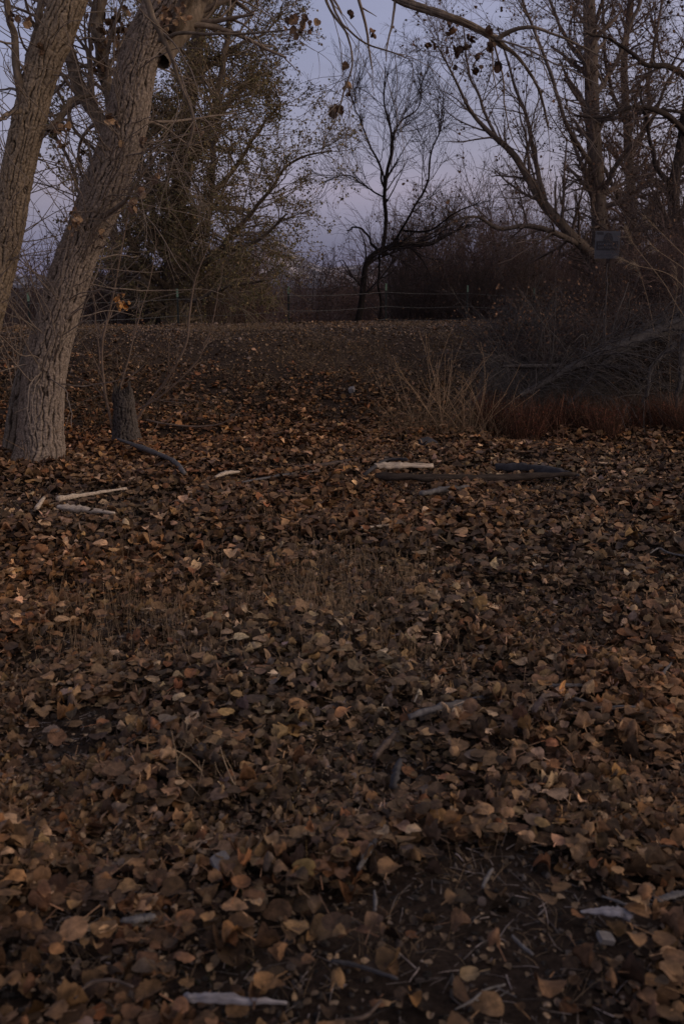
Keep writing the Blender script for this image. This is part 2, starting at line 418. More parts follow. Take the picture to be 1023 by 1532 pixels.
# ------------------------------------------------------------------ gravel and clods on the bank and in the bare soil
def ico():
    t = (1+5**.5)/2
    v = np.array([[-1, t, 0], [1, t, 0], [-1, -t, 0], [1, -t, 0], [0, -1, t], [0, 1, t], [0, -1, -t], [0, 1, -t], [t, 0, -1], [t, 0, 1], [-t, 0, -1], [-t, 0, 1]])/math.hypot(1, t)
    f = np.array([[0,11,5],[0,5,1],[0,1,7],[0,7,10],[0,10,11],[1,5,9],[5,11,4],[11,10,2],[10,7,6],[7,1,8],[3,9,4],[3,4,2],[3,2,6],[3,6,8],[3,8,9],[4,9,5],[2,4,11],[6,2,10],[8,6,7],[9,8,1]])
    return v, f
iv, if_ = ico()
def pebbles(x, y, size, col, name, label):
    n = len(x); s = np.exp(rng.normal(0, .25, (n, 12, 1)))
    V = iv[None]*s*(size[:, None]*np.exp(rng.normal(0, .3, (n, 3))))[:, None, :] + np.stack([x, y, H(x, y)+size*.2], 1)[:, None, :]
    Fq = (if_[None]+(np.arange(n)*12)[:, None, None]).reshape(-1, 3)
    tag(mesh(name, V.reshape(-1, 3), [Fq], M_leaff, None, False, np.repeat(col, 12, 0)), label, "stones", kind="stuff")
N_ = 15000
x = rng.uniform(-7, 9, N_); y = rng.uniform(9, 19, N_); u = (y-10.5-.3*x)/(3.8+.1*x)
k = (rng.random(N_) < np.clip(u*1.1-.1, 0, 1)) & (u < 1.7); x, y = x[k], y[k]
pebbles(x, y, rng.uniform(.006, .022, len(x)), np.array([.13, .095, .075])*np.exp(rng.normal(0, .4, (len(x), 1))), "gravel", "small stones and clods over the bank and its crest")
x = rng.uniform(-7, 9, 14000); y = 14.3+.4*x+rng.normal(.1, .45, 14000)
pebbles(x, y, rng.uniform(.004, .011, len(x)), np.array([.155, .12, .098])*np.exp(rng.normal(0, .35, (len(x), 1))), "gravel", "paler gravel strip along the crest of the bank")
x = rng.uniform(-1.2, 2.4, 9000); y = rng.uniform(1.3, 4, 9000); k = bare(x, y) > .3; x, y = x[k], y[k]
pebbles(x, y, rng.uniform(.002, .009, len(x)), np.array([.05, .042, .038])*np.exp(rng.normal(0, .6, (len(x), 1))), "gravel", "dark crumbs of bare soil among the nearest leaves")

# ------------------------------------------------------------------ blades, stalks, debris
def blades(x, y, h, lean, w, col, npts=4, base=None, droop=0.0):
    n = len(x); z = H(x, y) if base is None else base
    P = np.zeros((n, npts, 3)); P[:, 0] = np.stack([x, y, z-.01], 1)
    az = rng.uniform(0, 2*PI, n); d = np.stack([np.cos(az)*lean, np.sin(az)*lean, np.ones(n)], 1)
    P[:, 0, 2] += .016*(lean > 3)
    for k_ in range(1, npts):
        d = d + rng.normal(size=(n, 3))*.10 + np.stack([np.cos(az)*droop, np.sin(az)*droop, -np.full(n, droop)*.6], 1)
        d /= np.linalg.norm(d, axis=1, keepdims=True); P[:, k_] = P[:, k_-1] + d*(h/(npts-1))[:, None]
    R = w[:, None]*np.linspace(1, .3, npts)[None]
    V, Q = tubes(P, R, 3)
    return V, Q, np.repeat(col, npts*3, 0), P, R
STRAW = np.array([.30, .21, .13])
def straws(n, fn, hr, wr, lean, name, label, col=STRAW, droop=0., cv=.3, cat="grass"):
    x, y = fn(n); n = len(x)
    c = col*np.exp(rng.normal(0, cv, (n, 1)))
    V, Q, C, _, _ = blades(x, y, rng.uniform(*hr, n), np.abs(rng.normal(0, lean, n)), rng.uniform(*wr, n), c, droop=droop)
    return tag(mesh(name, V, [Q], M_straw, None, True, C), label, cat, kind="stuff")
def clumps(cs, sd):
    def f(n):
        c = cs[rng.integers(0, len(cs), n)]; return c[:, 0]+rng.normal(0, sd, n), c[:, 1]+rng.normal(0, sd, n)
    return f
cs = np.array([G(rng.uniform(60, 640), rng.uniform(770, 1010))[:2] for _ in range(120)])
straws(1500, clumps(cs, .07), (.05, .22), (.0006, .0013), .3, "dry_grass", "thin straw coloured stalks standing among leaves left of centre")
cs = np.array([G(rng.uniform(420, 620), rng.uniform(880, 1000))[:2] for _ in range(40)])
straws(260, clumps(cs, .05), (.06, .22), (.0006, .0014), .25, "dry_grass", "tuft of straw stalks in the middle of the leaf carpet")
cs = np.array([G(rng.uniform(30, 1000), rng.uniform(960, 1500))[:2] for _ in range(110)])
straws(900, clumps(cs, .03), (.02, .10), (.0005, .001), .8, "dry_grass", "short scattered straw bits between the nearest leaves", droop=.2)
# bank grass
def onbank(n):
    x = rng.uniform(-6.5, 7.5, n); u = rng.uniform(.15, 1.15, n); y = 10.5+.3*x+u*(3.8+.1*x)
    k = fbm(x*1.2, y*1.2, s=81, o=2) > .47+.1*rng.normal(size=n)*.5; return x[k], y[k]
straws(42000, onbank, (.04, .15), (.001, .0022), .8, "dry_grass", "short dry brown grass over the slope of the bank", np.array([.21, .145, .085]), .2, .4)
N_ = 90000
x = rng.uniform(-7, 9, N_); y = rng.uniform(8.5, 19.5, N_); u = (y-10.5-.3*x)/(3.8+.1*x)
k = (u > -.1) & (u < 1.6) & (rng.random(N_) < .45+.9*(fbm(x*2, y*2, s=88, o=3)-.2)); x, y, u = x[k], y[k], u[k]; n = len(x)
col = np.array([[.17, .11, .07], [.24, .16, .10], [.12, .082, .058], [.30, .21, .14], [.23, .13, .06]])[rng.integers(0, 5, n)]*np.exp(rng.normal(0, .25, (n, 1)))
col *= (1+.35*(vn(x*.9, y*.9, s=89)-.5)[:, None]*np.array([[1., .6, -.3]]))
V, Fq, C, U = leaves(np.stack([x, y, H(x, y)+rng.uniform(.002, .02, n)], 1), rng.uniform(.014, .04, n), np.abs(rng.normal(0, .6, n)), col, LT_far)
tag(mesh("leaf_debris", V, [Fq], M_leaff, None, True, C, U), "crumbled leaf bits and bark covering the slope of the bank", "leaves", kind="stuff")
N_ = 60000
y = rng.uniform(1.1, 9.5, N_); x = rng.uniform(-1, 1, N_)*(.42*y+.6)
k = rng.random(N_) < (1.15-y*.09)*(1-.85*bare(x, y)); x, y = x[k], y[k]; n = len(x)
col = np.array([[.15, .105, .07], [.20, .14, .09], [.09, .066, .05], [.28, .20, .13], [.13, .10, .085]])[rng.integers(0, 5, n)]*np.exp(rng.normal(0, .3, (n, 1)))
V, Fq, C, U = leaves(np.stack([x, y, H(x, y)+rng.uniform(.002, .03, n)], 1), rng.uniform(.008, .026, n), np.abs(rng.normal(0, .6, n)), col, LT_far)
tag(mesh("leaf_debris", V, [Fq], M_leaff, None, True, C, U), "broken leaf crumbs scattered between the whole fallen leaves", "leaves", kind="stuff")
def crumbs(n):
    x = rng.uniform(-1.2, 2.6, n); y = rng.uniform(1.3, 4.6, n); k = (bare(x, y) > .2) | (rng.random(n) < .25); return x[k], y[k]
straws(7000, crumbs, (.012, .075), (.0008, .0026), 9., "twig_debris", "small broken twigs lying on the dark bare soil", np.array([.19, .16, .15]), .1, .6, "twigs")
def gt(n):
    c = np.array([G(*q)[:2] for q in [(505, 850), (420, 1290), (860, 1080), (60, 1170), (330, 1450), (760, 1200), (230, 1220)]]); c = c[rng.integers(0, len(c), n)]
    return c[:, 0]+rng.normal(0, .06, n), c[:, 1]+rng.normal(0, .06, n)
straws(160, gt, (.02, .06), (.0007, .0013), .8, "green_grass", "few small green grass blades poking through the leaves", np.array([.07, .09, .03]), .2)

# ------------------------------------------------------------------ lying sticks
def stick(name, label, cat, path, mat, sides=10, K=18, rough=.2, lift=.35, flat=1.0, group=None, forks=0):
    """path rows: (px, py, width_px); lies on the litter"""
    pts = []
    for a, b, w in path:
        g = G(a, b, .068); r_ = w/2/F*g[1]; g[2] += r_*lift + .068; pts.append(list(g)+[r_])
    S = spline(np.array(pts), K); P = S[:, :3]; R = np.maximum(S[:, 3], .002)
    R = R*(1+rough*rng.normal(size=K)*.6)
    P = P + rng.normal(size=P.shape)*R[:, None]*.10
    V, Q = tubes(P[None], R[None], sides)
    V = V.reshape(K, sides, 3); V = V + (rng.normal(size=(1, sides, 1))*.17+rng.normal(size=(K, sides, 1))*.06)*(V-P[:, None, :])
    V[:, :, 2] = P[:, None, 2] + (V[:, :, 2]-P[:, None, 2])*flat
    V = V.reshape(-1, 3)
    n0 = len(V); V = np.vstack([V, P[0]-(P[1]-P[0])*.06, P[-1]+(P[-1]-P[-2])*.15])
    s = np.arange(sides); s2 = (s+1) % sides
    caps = np.concatenate([np.stack([s2, s, np.full(sides, n0)], 1), np.stack([(K-1)*sides+s, (K-1)*sides+s2, np.full(sides, n0+1)], 1)])
    t = None
    loc = P.mean(0)
    if forks:
        FP, FR = grow(P[None], R[None], forks/max(np.linalg.norm(P[-1]-P[0]), .05), .3, .95, (25, 60), (.06, .2), .45, 5, up=-.02, wander=.25)
        if len(FP):
            V2, Q2 = tubes(FP, FR, 5); Q = np.concatenate([Q, Q2+len(V)]); V = np.vstack([V, V2])
    me = mesh(name, V-loc, [Q, caps], mat)
    me.location = loc
    return tag(me, label, cat, group)
stick("split_branch", "bleached cut branch lying flat on leaves right of the leaning trunk", "branch", [(88, 760, 11), (125, 764, 13), (172, 769, 6)], M_pale, flat=.7)
stick("pale_stick", "thin pale stick behind the bleached cut branch", "stick", [(85, 748, 8), (135, 740, 5), (190, 731, 3)], M_pale)
stick("wood_chip", "short upright pale chip left of the bleached cut branch", "wood chip", [(55, 762, 7), (66, 746, 5)], M_pale, sides=6)
stick("curved_branch", "grey curved branch running from the foot of the stump", "branch", [(176, 661, 4), (205, 673, 6), (240, 686, 6), (262, 698, 7), (276, 713, 6)], M_grey, lift=2)
stick("pale_stick", "small pale crooked stick right of the curved grey branch", "stick", [(322, 714, 3), (338, 709, 6), (358, 706, 3)], M_pale, sides=6)
stick("thin_stick", "thin brown stick lying just right of the small crooked stick", "stick", [(362, 722, 2), (410, 714, 4), (470, 705, 3)], M_grey, sides=6)
stick("long_stick", "long low grey stick at the toe of the bank, mid picture", "stick", [(440, 700, 5), (490, 697, 7), (535, 688, 5)], M_brownw)
stick("pale_log", "pale log piece beyond the dark log, left end", "log", [(560, 699, 8), (600, 698, 9), (648, 698, 6)], M_pale)
stick("pale_log", "pale stick half buried in front of the dark log", "log", [(628, 741, 8), (660, 735, 10), (700, 729, 5)], M_grey)
stick("fallen_log", "long dark brown log lying across the leaves below the dry weeds", "log", [(562, 714, 10), (630, 717, 12), (720, 718, 11), (800, 714, 9), (862, 711, 6)], M_logb, sides=16, K=26, forks=0, lift=.45)
stick("fallen_log", "short blackened log lying behind the long dark log", "log", [(742, 700, 10), (790, 702, 13), (835, 708, 10), (866, 712, 4)], M_greyd, sides=14, K=20)
stick("broken_branch", "dark broken branch lying above the pale log piece", "branch", [(545, 712, 8), (575, 690, 5), (610, 688, 4)], M_greyd)
stick("thin_stick", "straight thin stick below the pale half buried stick", "stick", [(540, 790, 3), (565, 788, 4), (592, 784, 2)], M_pale, sides=6)
stick("thin_stick", "thin grey stick on leaves right of picture centre", "stick", [(795, 853, 3), (820, 848, 4), (848, 850, 2)], M_grey, sides=6)
stick("forked_twig", "curled grey twig at the right edge by the dark soil", "twig", [(972, 828, 2), (985, 821, 3), (1000, 828, 3), (1030, 834, 3)], M_grey, sides=6, forks=2)
stick("grey_branch", "straight grey branch tapering left in the middle foreground", "branch", [(612, 1080, 8), (660, 1069, 11), (700, 1060, 10), (746, 1048, 8)], M_grey, forks=1, lift=2.2)
stick("grey_stick", "thin stick lying right of the straight grey branch", "stick", [(818, 1031, 6), (850, 1033, 7), (886, 1030, 5)], M_grey, lift=2)
stick("crooked_branch", "crooked pale grey branch near the right edge of the foreground", "branch", [(852, 1050, 6), (870, 1058, 8), (892, 1066, 6), (920, 1064, 5), (948, 1068, 8)], M_grey, forks=2, lift=2.5)
stick("curled_twig", "small arched twig right of the crooked pale grey branch", "twig", [(948, 1090, 4), (956, 1072, 4), (980, 1064, 4)], M_pale, sides=6)
stick("grey_stick", "short grey stick standing on leaves at the right border", "stick", [(985, 1022, 5), (994, 1005, 6), (1004, 992, 3)], M_grey, sides=6)
stick("grey_stick", "short stubby stick below the straight grey branch", "stick", [(560, 1135, 9), (572, 1120, 11), (590, 1100, 7)], M_brownw)
stick("dark_stick", "dark short stick in the bare spot below the stubby stick", "stick", [(588, 1178, 12), (592, 1160, 13), (598, 1140, 8)], M_greyd)
stick("dark_stick", "dark grey stick tilted on leaves left of the black soil", "stick", [(536, 1302, 8), (548, 1282, 11), (562, 1258, 9)], M_grey)
stick("grey_stick", "small grey stick at the top of the black soil", "stick", [(722, 1330, 6), (728, 1316, 8), (736, 1302, 5)], M_grey, sides=6)
stick("grey_stick", "thin grey stick lying in the middle of the black soil", "stick", [(766, 1402, 5), (780, 1416, 7), (797, 1430, 6)], M_grey, sides=6)
stick("thin_stick", "thin stick upright among leaves at the left of the black soil", "stick", [(561, 1365, 5), (562, 1350, 6), (560, 1335, 4)], M_grey, sides=6)
stick("long_stick", "long dark thin stick crossing the black soil at the bottom", "stick", [(495, 1440, 5), (540, 1450, 8), (595, 1468, 6)], M_greyd, sides=8)
stick("curled_root", "curled brown root in the soil at the bottom centre", "root", [(505, 1530, 6), (545, 1524, 7), (570, 1500, 5)], M_brownw)
stick("curled_root", "thin forked tan root in the soil right of bottom centre", "root", [(680, 1512, 3), (706, 1500, 6), (725, 1484, 5), (755, 1476, 4)], M_grey, sides=6, forks=3)
stick("white_stick", "smooth whitish split stick lying at the bottom edge of the picture", "stick", [(278, 1494, 20), (320, 1496, 24), (370, 1500, 18), (428, 1503, 7)], M_wgrey, flat=.6, sides=12)
stick("grey_bark_piece", "grey piece of bark below the orange leaf, lower left", "bark", [(182, 1382, 12), (210, 1378, 18), (232, 1374, 14)], M_grey, flat=.5)
stick("white_stick", "whitish blunt wood piece on the right beside the black soil", "stick", [(868, 1366, 5), (895, 1368, 15), (918, 1370, 24), (938, 1371, 22)], M_wgrey, flat=.6, sides=12)
stick("grey_stick", "flat grey stick at the right edge level with the black soil", "stick", [(980, 1348, 10), (1005, 1344, 14), (1030, 1338, 12)], M_grey, flat=.5)
stick("thin_stick", "thin pale stick just above the whitish blunt wood piece", "stick", [(900, 1342, 4), (925, 1352, 6), (940, 1360, 4)], M_grey, sides=6)
stick("arched_root", "low arched brown root at the lower left", "root", [(112, 1496, 5), (135, 1474, 7), (170, 1468, 6), (200, 1480, 4)], M_brownw, sides=8)

n = 18; t_ = rng.uniform(0, 1, n)
c_ = np.array([G(565+290*q, 719+rng.normal(0, 2.5)) for q in t_])
V, Fq, C, U = leaves(c_+np.stack([np.zeros(n), rng.normal(0, .03, n), rng.uniform(.04, .09, n)], 1), rng.uniform(.035, .07, n), np.abs(rng.normal(0, .6, n)), PAL[rng.choice(len(PAL), n, p=PW)]*np.exp(rng.normal(0, .25, (n, 1))), LT_near)
tag(mesh("leaf_litter", V, [Fq], M_leaf, None, True, C, U), "leaves lying over and against the long dark log", "leaves", kind="stuff")
def stone(name, label, px, py, w, mat, fz=.5):
    g = G(px, py, .05); r_ = w/2/F*g[1]
    import mathutils
    bm = bpy.data.meshes.new(name)
    import bmesh
    B_ = bmesh.new(); bmesh.ops.create_icosphere(B_, subdivisions=3, radius=1)
    for v in B_.verts:
        c = np.array(v.co); k = .75+.5*fbm(np.array([c[0]*1.3+px]), np.array([c[1]*1.3]), np.array([c[2]*1.3+9]), s=5, o=3)[0]
        c = c*k; c = np.clip(c, -.55, .6)*1.4; v.co = (c[0]*r_, c[1]*r_*.8, c[2]*r_*fz)
    B_.to_mesh(bm); B_.free(); bm.materials.append(mat)
    o = bpy.data.objects.new(name, bm); COL.objects.link(o); o.location = (g[0], g[1], g[2]+.05); o.rotation_euler = (.2, .3, px)
    return tag(o, label, "stone")
stone("white_stone", "angular whitish stone among the leaves, lower left foreground", 332, 1296, 44, M_stone, .7)
stone("white_stone", "small pale stone partway up the slope of the bank", 526, 583, 12, M_stone, .7)
stone("grey_stone", "dull bluish grey stone lying at the foot of the dry weeds", 640, 664, 30, M_greyd, .4)
stone("white_stone", "small pointed pale stone below the blunt wood piece", 905, 1405, 32, M_stone, .4)

# ------------------------------------------------------------------ big trunks with real furrowed bark
def furrow_trunk(path, K, sides, depth, seed, flare=0.0, cell=.05, knots=()):
    P, R = pix(path, K)
    return furrow(P, R, sides, depth, seed, flare, cell, knots)
def furrow(P, R, sides, depth, seed, flare=0.0, cell=.05, knots=()):
    K = len(P)
    T, A, B_ = frames(P[None]); A, B_ = A[0], B_[0]
    th = np.arange(sides)*2*PI/sides
    s = np.concatenate([[0], np.cumsum(np.linalg.norm(np.diff(P, axis=0), axis=1))])
    S, TH = np.meshgrid(s, th, indexing='ij'); RR = np.repeat(R[:, None], sides, 1)
    cx, cy = np.cos(TH)*RR.mean(), np.sin(TH)*RR.mean()
    wx = .35*(fbm(cx*6, cy*6, S*2.2, s=seed+3, o=3)-.5)*2*cell*2.2
    nr = max(6, round(PI*RR.mean()/cell*1.35))
    w1 = fbm(cx/(cell*3), cy/(cell*3), S/(cell*7), s=seed, o=3)*3.0
    w2 = fbm(cx/(cell*2.6), cy/(cell*2.6), S/(cell*5.5), s=seed+5, o=3)*2.6
    n3 = fbm(cx/cell*4, cy/cell*4, S/(cell*1.6), s=seed+2, o=3)
    brk = vn(cx/(cell*1.2), cy/(cell*1.2), S/(cell*2.5), s=seed+6)
    v1 = np.abs(np.sin(PI*(TH*nr/(2*PI)+w1))); v2 = np.abs(np.sin(PI*(TH*round(nr*.6)/(2*PI)-w2)))
    f1 = np.clip(v1*(1.4+1.8*brk)+.5*sst(.55, .75, brk), 0, 1); f2 = np.clip(v2*2.4+.6*sst(.4, .6, 1-brk), 0, 1)
    crk = np.clip(np.abs(vn(cx/cell*1.5, cy/cell*1.5, S/(cell*.9), s=seed+8)-.5)*9, 0, 1)
    d = depth*(-1.15*(1-f1)**1.4 - .7*(1-f2)**1.4 - .5*(1-crk) + .9*(n3-.5))
    d += .06*RR*(fbm(np.cos(TH)*1.1, np.sin(TH)*1.1, S*1.1, s=seed+9, o=3)-.5)*2
    if flare:
        lob = 1+.5*np.cos(TH*5+1+seed)+.3*np.cos(TH*3+2)
        d += flare*np.exp(-S/.16)*lob
    for (ks, kth, kr, kh) in knots:
        dd = np.hypot(S-ks, (np.angle(np.exp(1j*(TH-kth))))*RR)
        d += kh*np.exp(-(dd/kr)**2) - kh*1.1*np.exp(-(dd/(kr*.4))**2)
    r_ = RR+d
    V = P[:, None, :] + r_[:, :, None]*(np.cos(TH)[:, :, None]*A[:, None, :]+np.sin(TH)[:, :, None]*B_[:, None, :])
    k, q = np.meshgrid(np.arange(K-1), np.arange(sides), indexing='ij'); q2 = (q+1) % sides
    Q = np.stack([k*sides+q, k*sides+q2, (k+1)*sides+q2, (k+1)*sides+q], -1).reshape(-1, 4)
    global FUR
    FUR = np.clip(f1*(.45+.55*f2)*(.8+.2*crk)*(.75+.5*n3), 0, 1).reshape(-1)
    return V.reshape(-1, 3), Q, P, R

def barkcol(lo, hi):
    f = sst(.15, .95, FUR)[:, None]*rng.uniform(.9, 1.1, (len(FUR), 1)); return np.array(lo)*(1-f)+np.array(hi)*f
M_barkattr = attr_mat('furrowed_bark', .95, False, .08)

def hang_leaves(P, idxpts, n, size, parent, name, mat, spread=.03, pal=None, LT=None, tiltlo=.8, tilthi=1.9):
    c = idxpts[rng.integers(0, len(idxpts), n)]
    pos = c + rng.normal(0, spread, (n, 3)); pos[:, 2] -= abs(rng.normal(0, spread, n))
    pal = PAL if pal is None else pal
    col = pal[rng.integers(0, len(pal), n)]*np.exp(rng.normal(0, .2, (n, 1)))
    V, Fq, C, U = leaves(pos, rng.uniform(size[0], size[1], n), rng.uniform(tiltlo, tilthi, n), col, LT or LT_near)
    return mesh(name, V, [Fq], mat, parent, True, C, U)

D1 = 8.5
base = G(62, 698)
D1 = base[1]
t1 = thing("cottonwood_tree", "thick furrowed cottonwood trunk leaning right, rooted in leaves at left", "tree", base)
path1 = [(57, 705, D1, 69.4), (62, 672, D1, 69.4), (62, 630, D1, 66.1), (68, 555, D1, 62.8), (87, 477, D1, 59.5), (110, 399, D1, 58.7), (130, 350, D1, 56.2), (150, 300, D1, 60.3), (184, 205, D1, 59.5), (208, 88, D1, 54.5), (250, 0, D1+.05, 56.2), (285, -90, D1+.1, 45.5), (320, -240, D1+.2, 38.0), (370, -420, D1+.3, 31.4), (400, -650, D1+.4, 18.1)]
V, Q, P1, R1 = furrow_trunk(path1, 1000, 200, .019, 3, .045, .028, ((3.05, 2.5, .07, .018), (2.3, 4.9, .05, .012)))
mesh("trunk", V, [Q], M_barkattr, t1, col=barkcol((.05, .038, .031), (.28, .225, .185)))
# bulge seen low on the left side: a second stem foot hugging the trunk
V, Q, _, _ = furrow_trunk([(28, 668, D1+.25, 40), (34, 620, D1+.22, 42), (44, 560, D1+.16, 36), (60, 500, D1+.1, 26)], 160, 90, .012, 13, .02, .04)
mesh("root_flare", V, [Q], M_barkattr, t1, col=barkcol((.05, .04, .034), (.24, .20, .165)))

def boughs(parent, specs, mat, sides=14, K=40, name="branch", depth=.004, wob=.06, labels=None):
    outP, outR = [], []
    for q, sp_ in enumerate(specs):
        P, R = pix(sp_, K, wob)
        if R[0] > .05:
            P2 = spline(P, K*4); R2 = np.interp(np.linspace(0, 1, K*4), np.linspace(0, 1, K), R)
            V, Q, _, _ = furrow(P2, R2, 48, depth*2, 17+q, 0, .03)
        else:
            V, Q = tubes(P[None], R[None]*(1+.03*rng.normal(size=(1, K))), sides)
        mesh(name, V, [Q], mat, parent)
        outP.append(P); outR.append(R)
    return np.array(outP), np.array(outR)

# boughs of tree 1 (in photo pixels with distance): pale hanging limb, overhanging bough, high limbs
b1 = [
 [(205, -30, D1-.35, 9), (225, 25, D1-.4, 9), (243, 60, D1-.42, 8), (268, 110, D1-.42, 5), (287, 165, D1-.4, 4), (286, 215, D1-.4, 3), (274, 255, D1-.4, 2)],
 [(262, 45, D1-.05, 20), (300, -40, D1-.3, 22), (420, -110, D1-.8, 24), (520, -60, D1-1.1, 19), (590, -5, D1-1.3, 13), (655, 22, D1-1.4, 11.5), (710, 44, D1-1.4, 10), (745, 62, D1-1.4, 9), (775, 85, D1-1.4, 5), (800, 130, D1-1.35, 4), (818, 190, D1-1.3, 2.5)],
 [(742, 60, D1-1.4, 8), (765, 45, D1-1.45, 6), (800, 42, D1-1.5, 4.5), (850, 60, D1-1.5, 3), (900, 85, D1-1.55, 2)],
 [(243, 60, D1-.4, 7), (270, 48, D1-.5, 5), (320, 52, D1-.6, 4), (380, 48, D1-.7, 3), (440, 42, D1-.8, 1.8)],
 [(420, -110, D1-.8, 10), (470, -40, D1-1., 5), (492, 20, D1-1.1, 3.5), (520, 55, D1-1.15, 3), (527, 95, D1-1.15, 2.5), (512, 140, D1-1.15, 2.5), (498, 180, D1-1.2, 1.5)],
 [(470, -60, D1-1., 6), (500, 15, D1-1.2, 3.4), (540, 60, D1-1.3, 2.6), (600, 85, D1-1.4, 2)],
 [(240, 90, D1, 30), (300, 0, D1+.4, 32), (330, -100, D1+.6, 26), (350, -260, D1+.9, 18)],
 [(180, 235, D1+.05, 24), (150, 185, D1+.4, 20), (120, 130, D1+.6, 19), (95, 60, D1+.8, 18), (80, -20, D1+1., 16), (60, -120, D1+1.2, 10)],
 [(172, 170, D1+.3, 20), (158, 120, D1+.6, 18), (150, 40, D1+.8, 18), (158, -60, D1+1., 14)],
 [(150, 330, D1-.1, 9), (190, 300, D1-.3, 5), (215, 265, D1-.4, 4), (238, 228, D1-.45, 3), (270, 225, D1-.5, 2)],
]
BP, BR = boughs(t1, b1, M_bark2, 12, 40, wob=.08)
# fine drooping shoots
P_a, R_a = grow(BP[[0, 1, 2, 3, 4, 5]], BR[[0, 1, 2, 3, 4, 5]], 4.5, .08, 1, (25, 75), (.45, 1.5), .33, 11, up=-.05, wander=.10, rmin=.0028)
P_t, R_t = grow(P1[None, ::20], R1[None, ::20], 40, .2, .64, (35, 90), (.45, 1.7), .04, 12, up=.035, wander=.11, rmin=.0032, side=(.2, -.8, 0))
P_b, R_b = grow(BP[6:], BR[6:], 14, .1, 1, (30, 80), (.4, 1.5), .3, 11, up=-.02, wander=.11, rmin=.0032)
Pa = np.concatenate([P_a, P_b]); Ra = np.concatenate([R_a, R_b])
Pc, Rc = grow(Pa, Ra, 5, .15, 1, (25, 60), (.15, .6), .6, 6, up=-.03, wander=.14, rmin=.002)
Pd, Rd = grow(P_t, R_t, 2.4, .2, 1, (25, 60), (.15, .6), .6, 6, up=.0, wander=.14, rmin=.002)
mb = MB(); mb.add(*tubes(Pa, Ra, 5)); mb.add(*tubes(P_t, R_t, 5)); mb.add(*tubes(Pc, Rc, 4)); mb.add(*tubes(Pd, Rd, 4)); mb.build("twigs", M_twigp, t1)
DRY = np.array([[.30, .19, .11], [.38, .25, .15], [.22, .13, .08], [.16, .10, .07]])
DRKL = np.array([[.11, .065, .04], [.16, .09, .055], [.09, .055, .04]])
# clusters of withered leaves that the photo shows at these places
def clust(parent, spots, D, pal, size=(.035, .065)):
    for (px, py, w) in spots:
        c = at(px, py, D+rng.uniform(-.2, .2)); n = max(3, int(w/2.2))
        hang_leaves(None, c[None], n, size, parent, "leaf_cluster", M_leaf, w/F*D*.28, pal)
clust(t1, [(437, 30, 22), (458, 35, 20), (452, 46, 10), (520, 130, 12), (163, 178, 10), (175, 185, 9)], D1-1, DRY)
clust(t1, [(560, 45, 14), (500, 156, 14), (517, 97, 8), (527, 18, 12), (684, 73, 20), (672, 42, 12), (645, 66, 9), (733, 43, 9), (700, 60, 12), (735, 68, 12), (715, 102, 8), (746, 97, 9), (712, 84, 7)], D1-1.3, DRKL)
clust(t1, [(235, 255, 13), (200, 305, 14), (183, 212, 7), (212, 210, 9), (106, 322, 22), (113, 330, 14), (92, 195, 14), (100, 190, 12), (88, 215, 8), (248, 22, 22), (270, 14, 26), (258, 5, 24), (212, 290, 8), (155, 345, 9), (287, 190, 8), (300, 195, 8)], D1-.45, DRY)
clust(t1, [(120, 230, 8), (95, 215, 8), (130, 130, 26), (150, 90, 30), (160, 60, 30), (180, 45, 30), (140, 40, 26), (165, 110, 22), (190, 80, 24), (175, 20, 30)], D1+.7, DRY*.6, (.05, .09))

n = 420; a_ = rng.uniform(0, 2*PI, n); q_ = np.abs(rng.normal(0, .16, n))
x = base[0]+.0+np.cos(a_)*(.27+q_); y = base[1]+.08+np.sin(a_)*(.27+q_)
V, Fq, C, U = leaves(np.stack([x, y, H(x, y)+.02+rng.random(n)*.07*np.exp(-q_/.12)], 1), rng.uniform(.04, .075, n), np.abs(rng.normal(0, .6, n)), PAL[rng.choice(len(PAL), n, p=PW)]*1.05*np.exp(rng.normal(0, .2, (n, 1))), LT_near)
tag(mesh("leaf_litter", V, [Fq], M_leaf, None, True, C, U), "leaves piled against the foot of the leaning trunk", "leaves", kind="stuff")
D2 = D1-.25
base2 = np.array([at(-75, 700, D2)[0], D2, 0]); base2[2] = Hs(base2[0], D2)
t2 = thing("cottonwood_tree", "slimmer brown cottonwood trunk leaning right at the left border", "tree", base2)
path2 = [(-80, 715, D2, 57.4), (-62, 640, D2, 53.9), (-42, 560, D2, 52.2), (-22, 480, D2, 50.5), (0, 400, D2, 47.0), (15, 330, D2, 45.2), (25, 270, D2, 45.2), (42, 190, D2, 47.0), (62, 110, D2, 45.2), (100, 10, D2, 47.0), (125, -60, D2, 43.5), (160, -160, D2, 36.5), (200, -330, D2, 26.1), (240, -560, D2, 13.9)]
V, Q, P2, R2 = furrow_trunk(path2, 800, 150, .017, 23, .04, .029, ((4.1, 2.6, .05, .016), (3.6, 4.6, .06, .018)))
mesh("trunk", V, [Q], M_barkattr, t2, col=barkcol((.06, .045, .032), (.33, .255, .18)))
b2 = [
 [(38, 190, D2-.05, 16), (28, 120, D2-.1, 12), (22, 60, D2-.1, 10), (12, 10, D2-.15, 9), (5, -60, D2-.2, 7)],
 [(42, 105, D2+.1, 14), (50, 60, D2+.2, 10), (62, 10, D2+.2, 9), (66, -60, D2+.3, 6)],
 [(30, 165, D2-.2, 8), (12, 172, D2-.5, 6), (-10, 190, D2-.7, 5), (-50, 215, D2-.8, 3)],
 [(75, 195, D2+.1, 12), (90, 175, D2+.2, 9), (108, 150, D2+.3, 8), (140, 142, D2+.4, 4)],
]
BP2, BR2 = boughs(t2, b2, M_bark2, 10, 30, wob=.05)
P_t, R_t = grow(P2[None, ::20], R2[None, ::20], 30, .25, .7, (35, 90), (.4, 1.5), .04, 9, up=.0, wander=.12, rmin=.003)
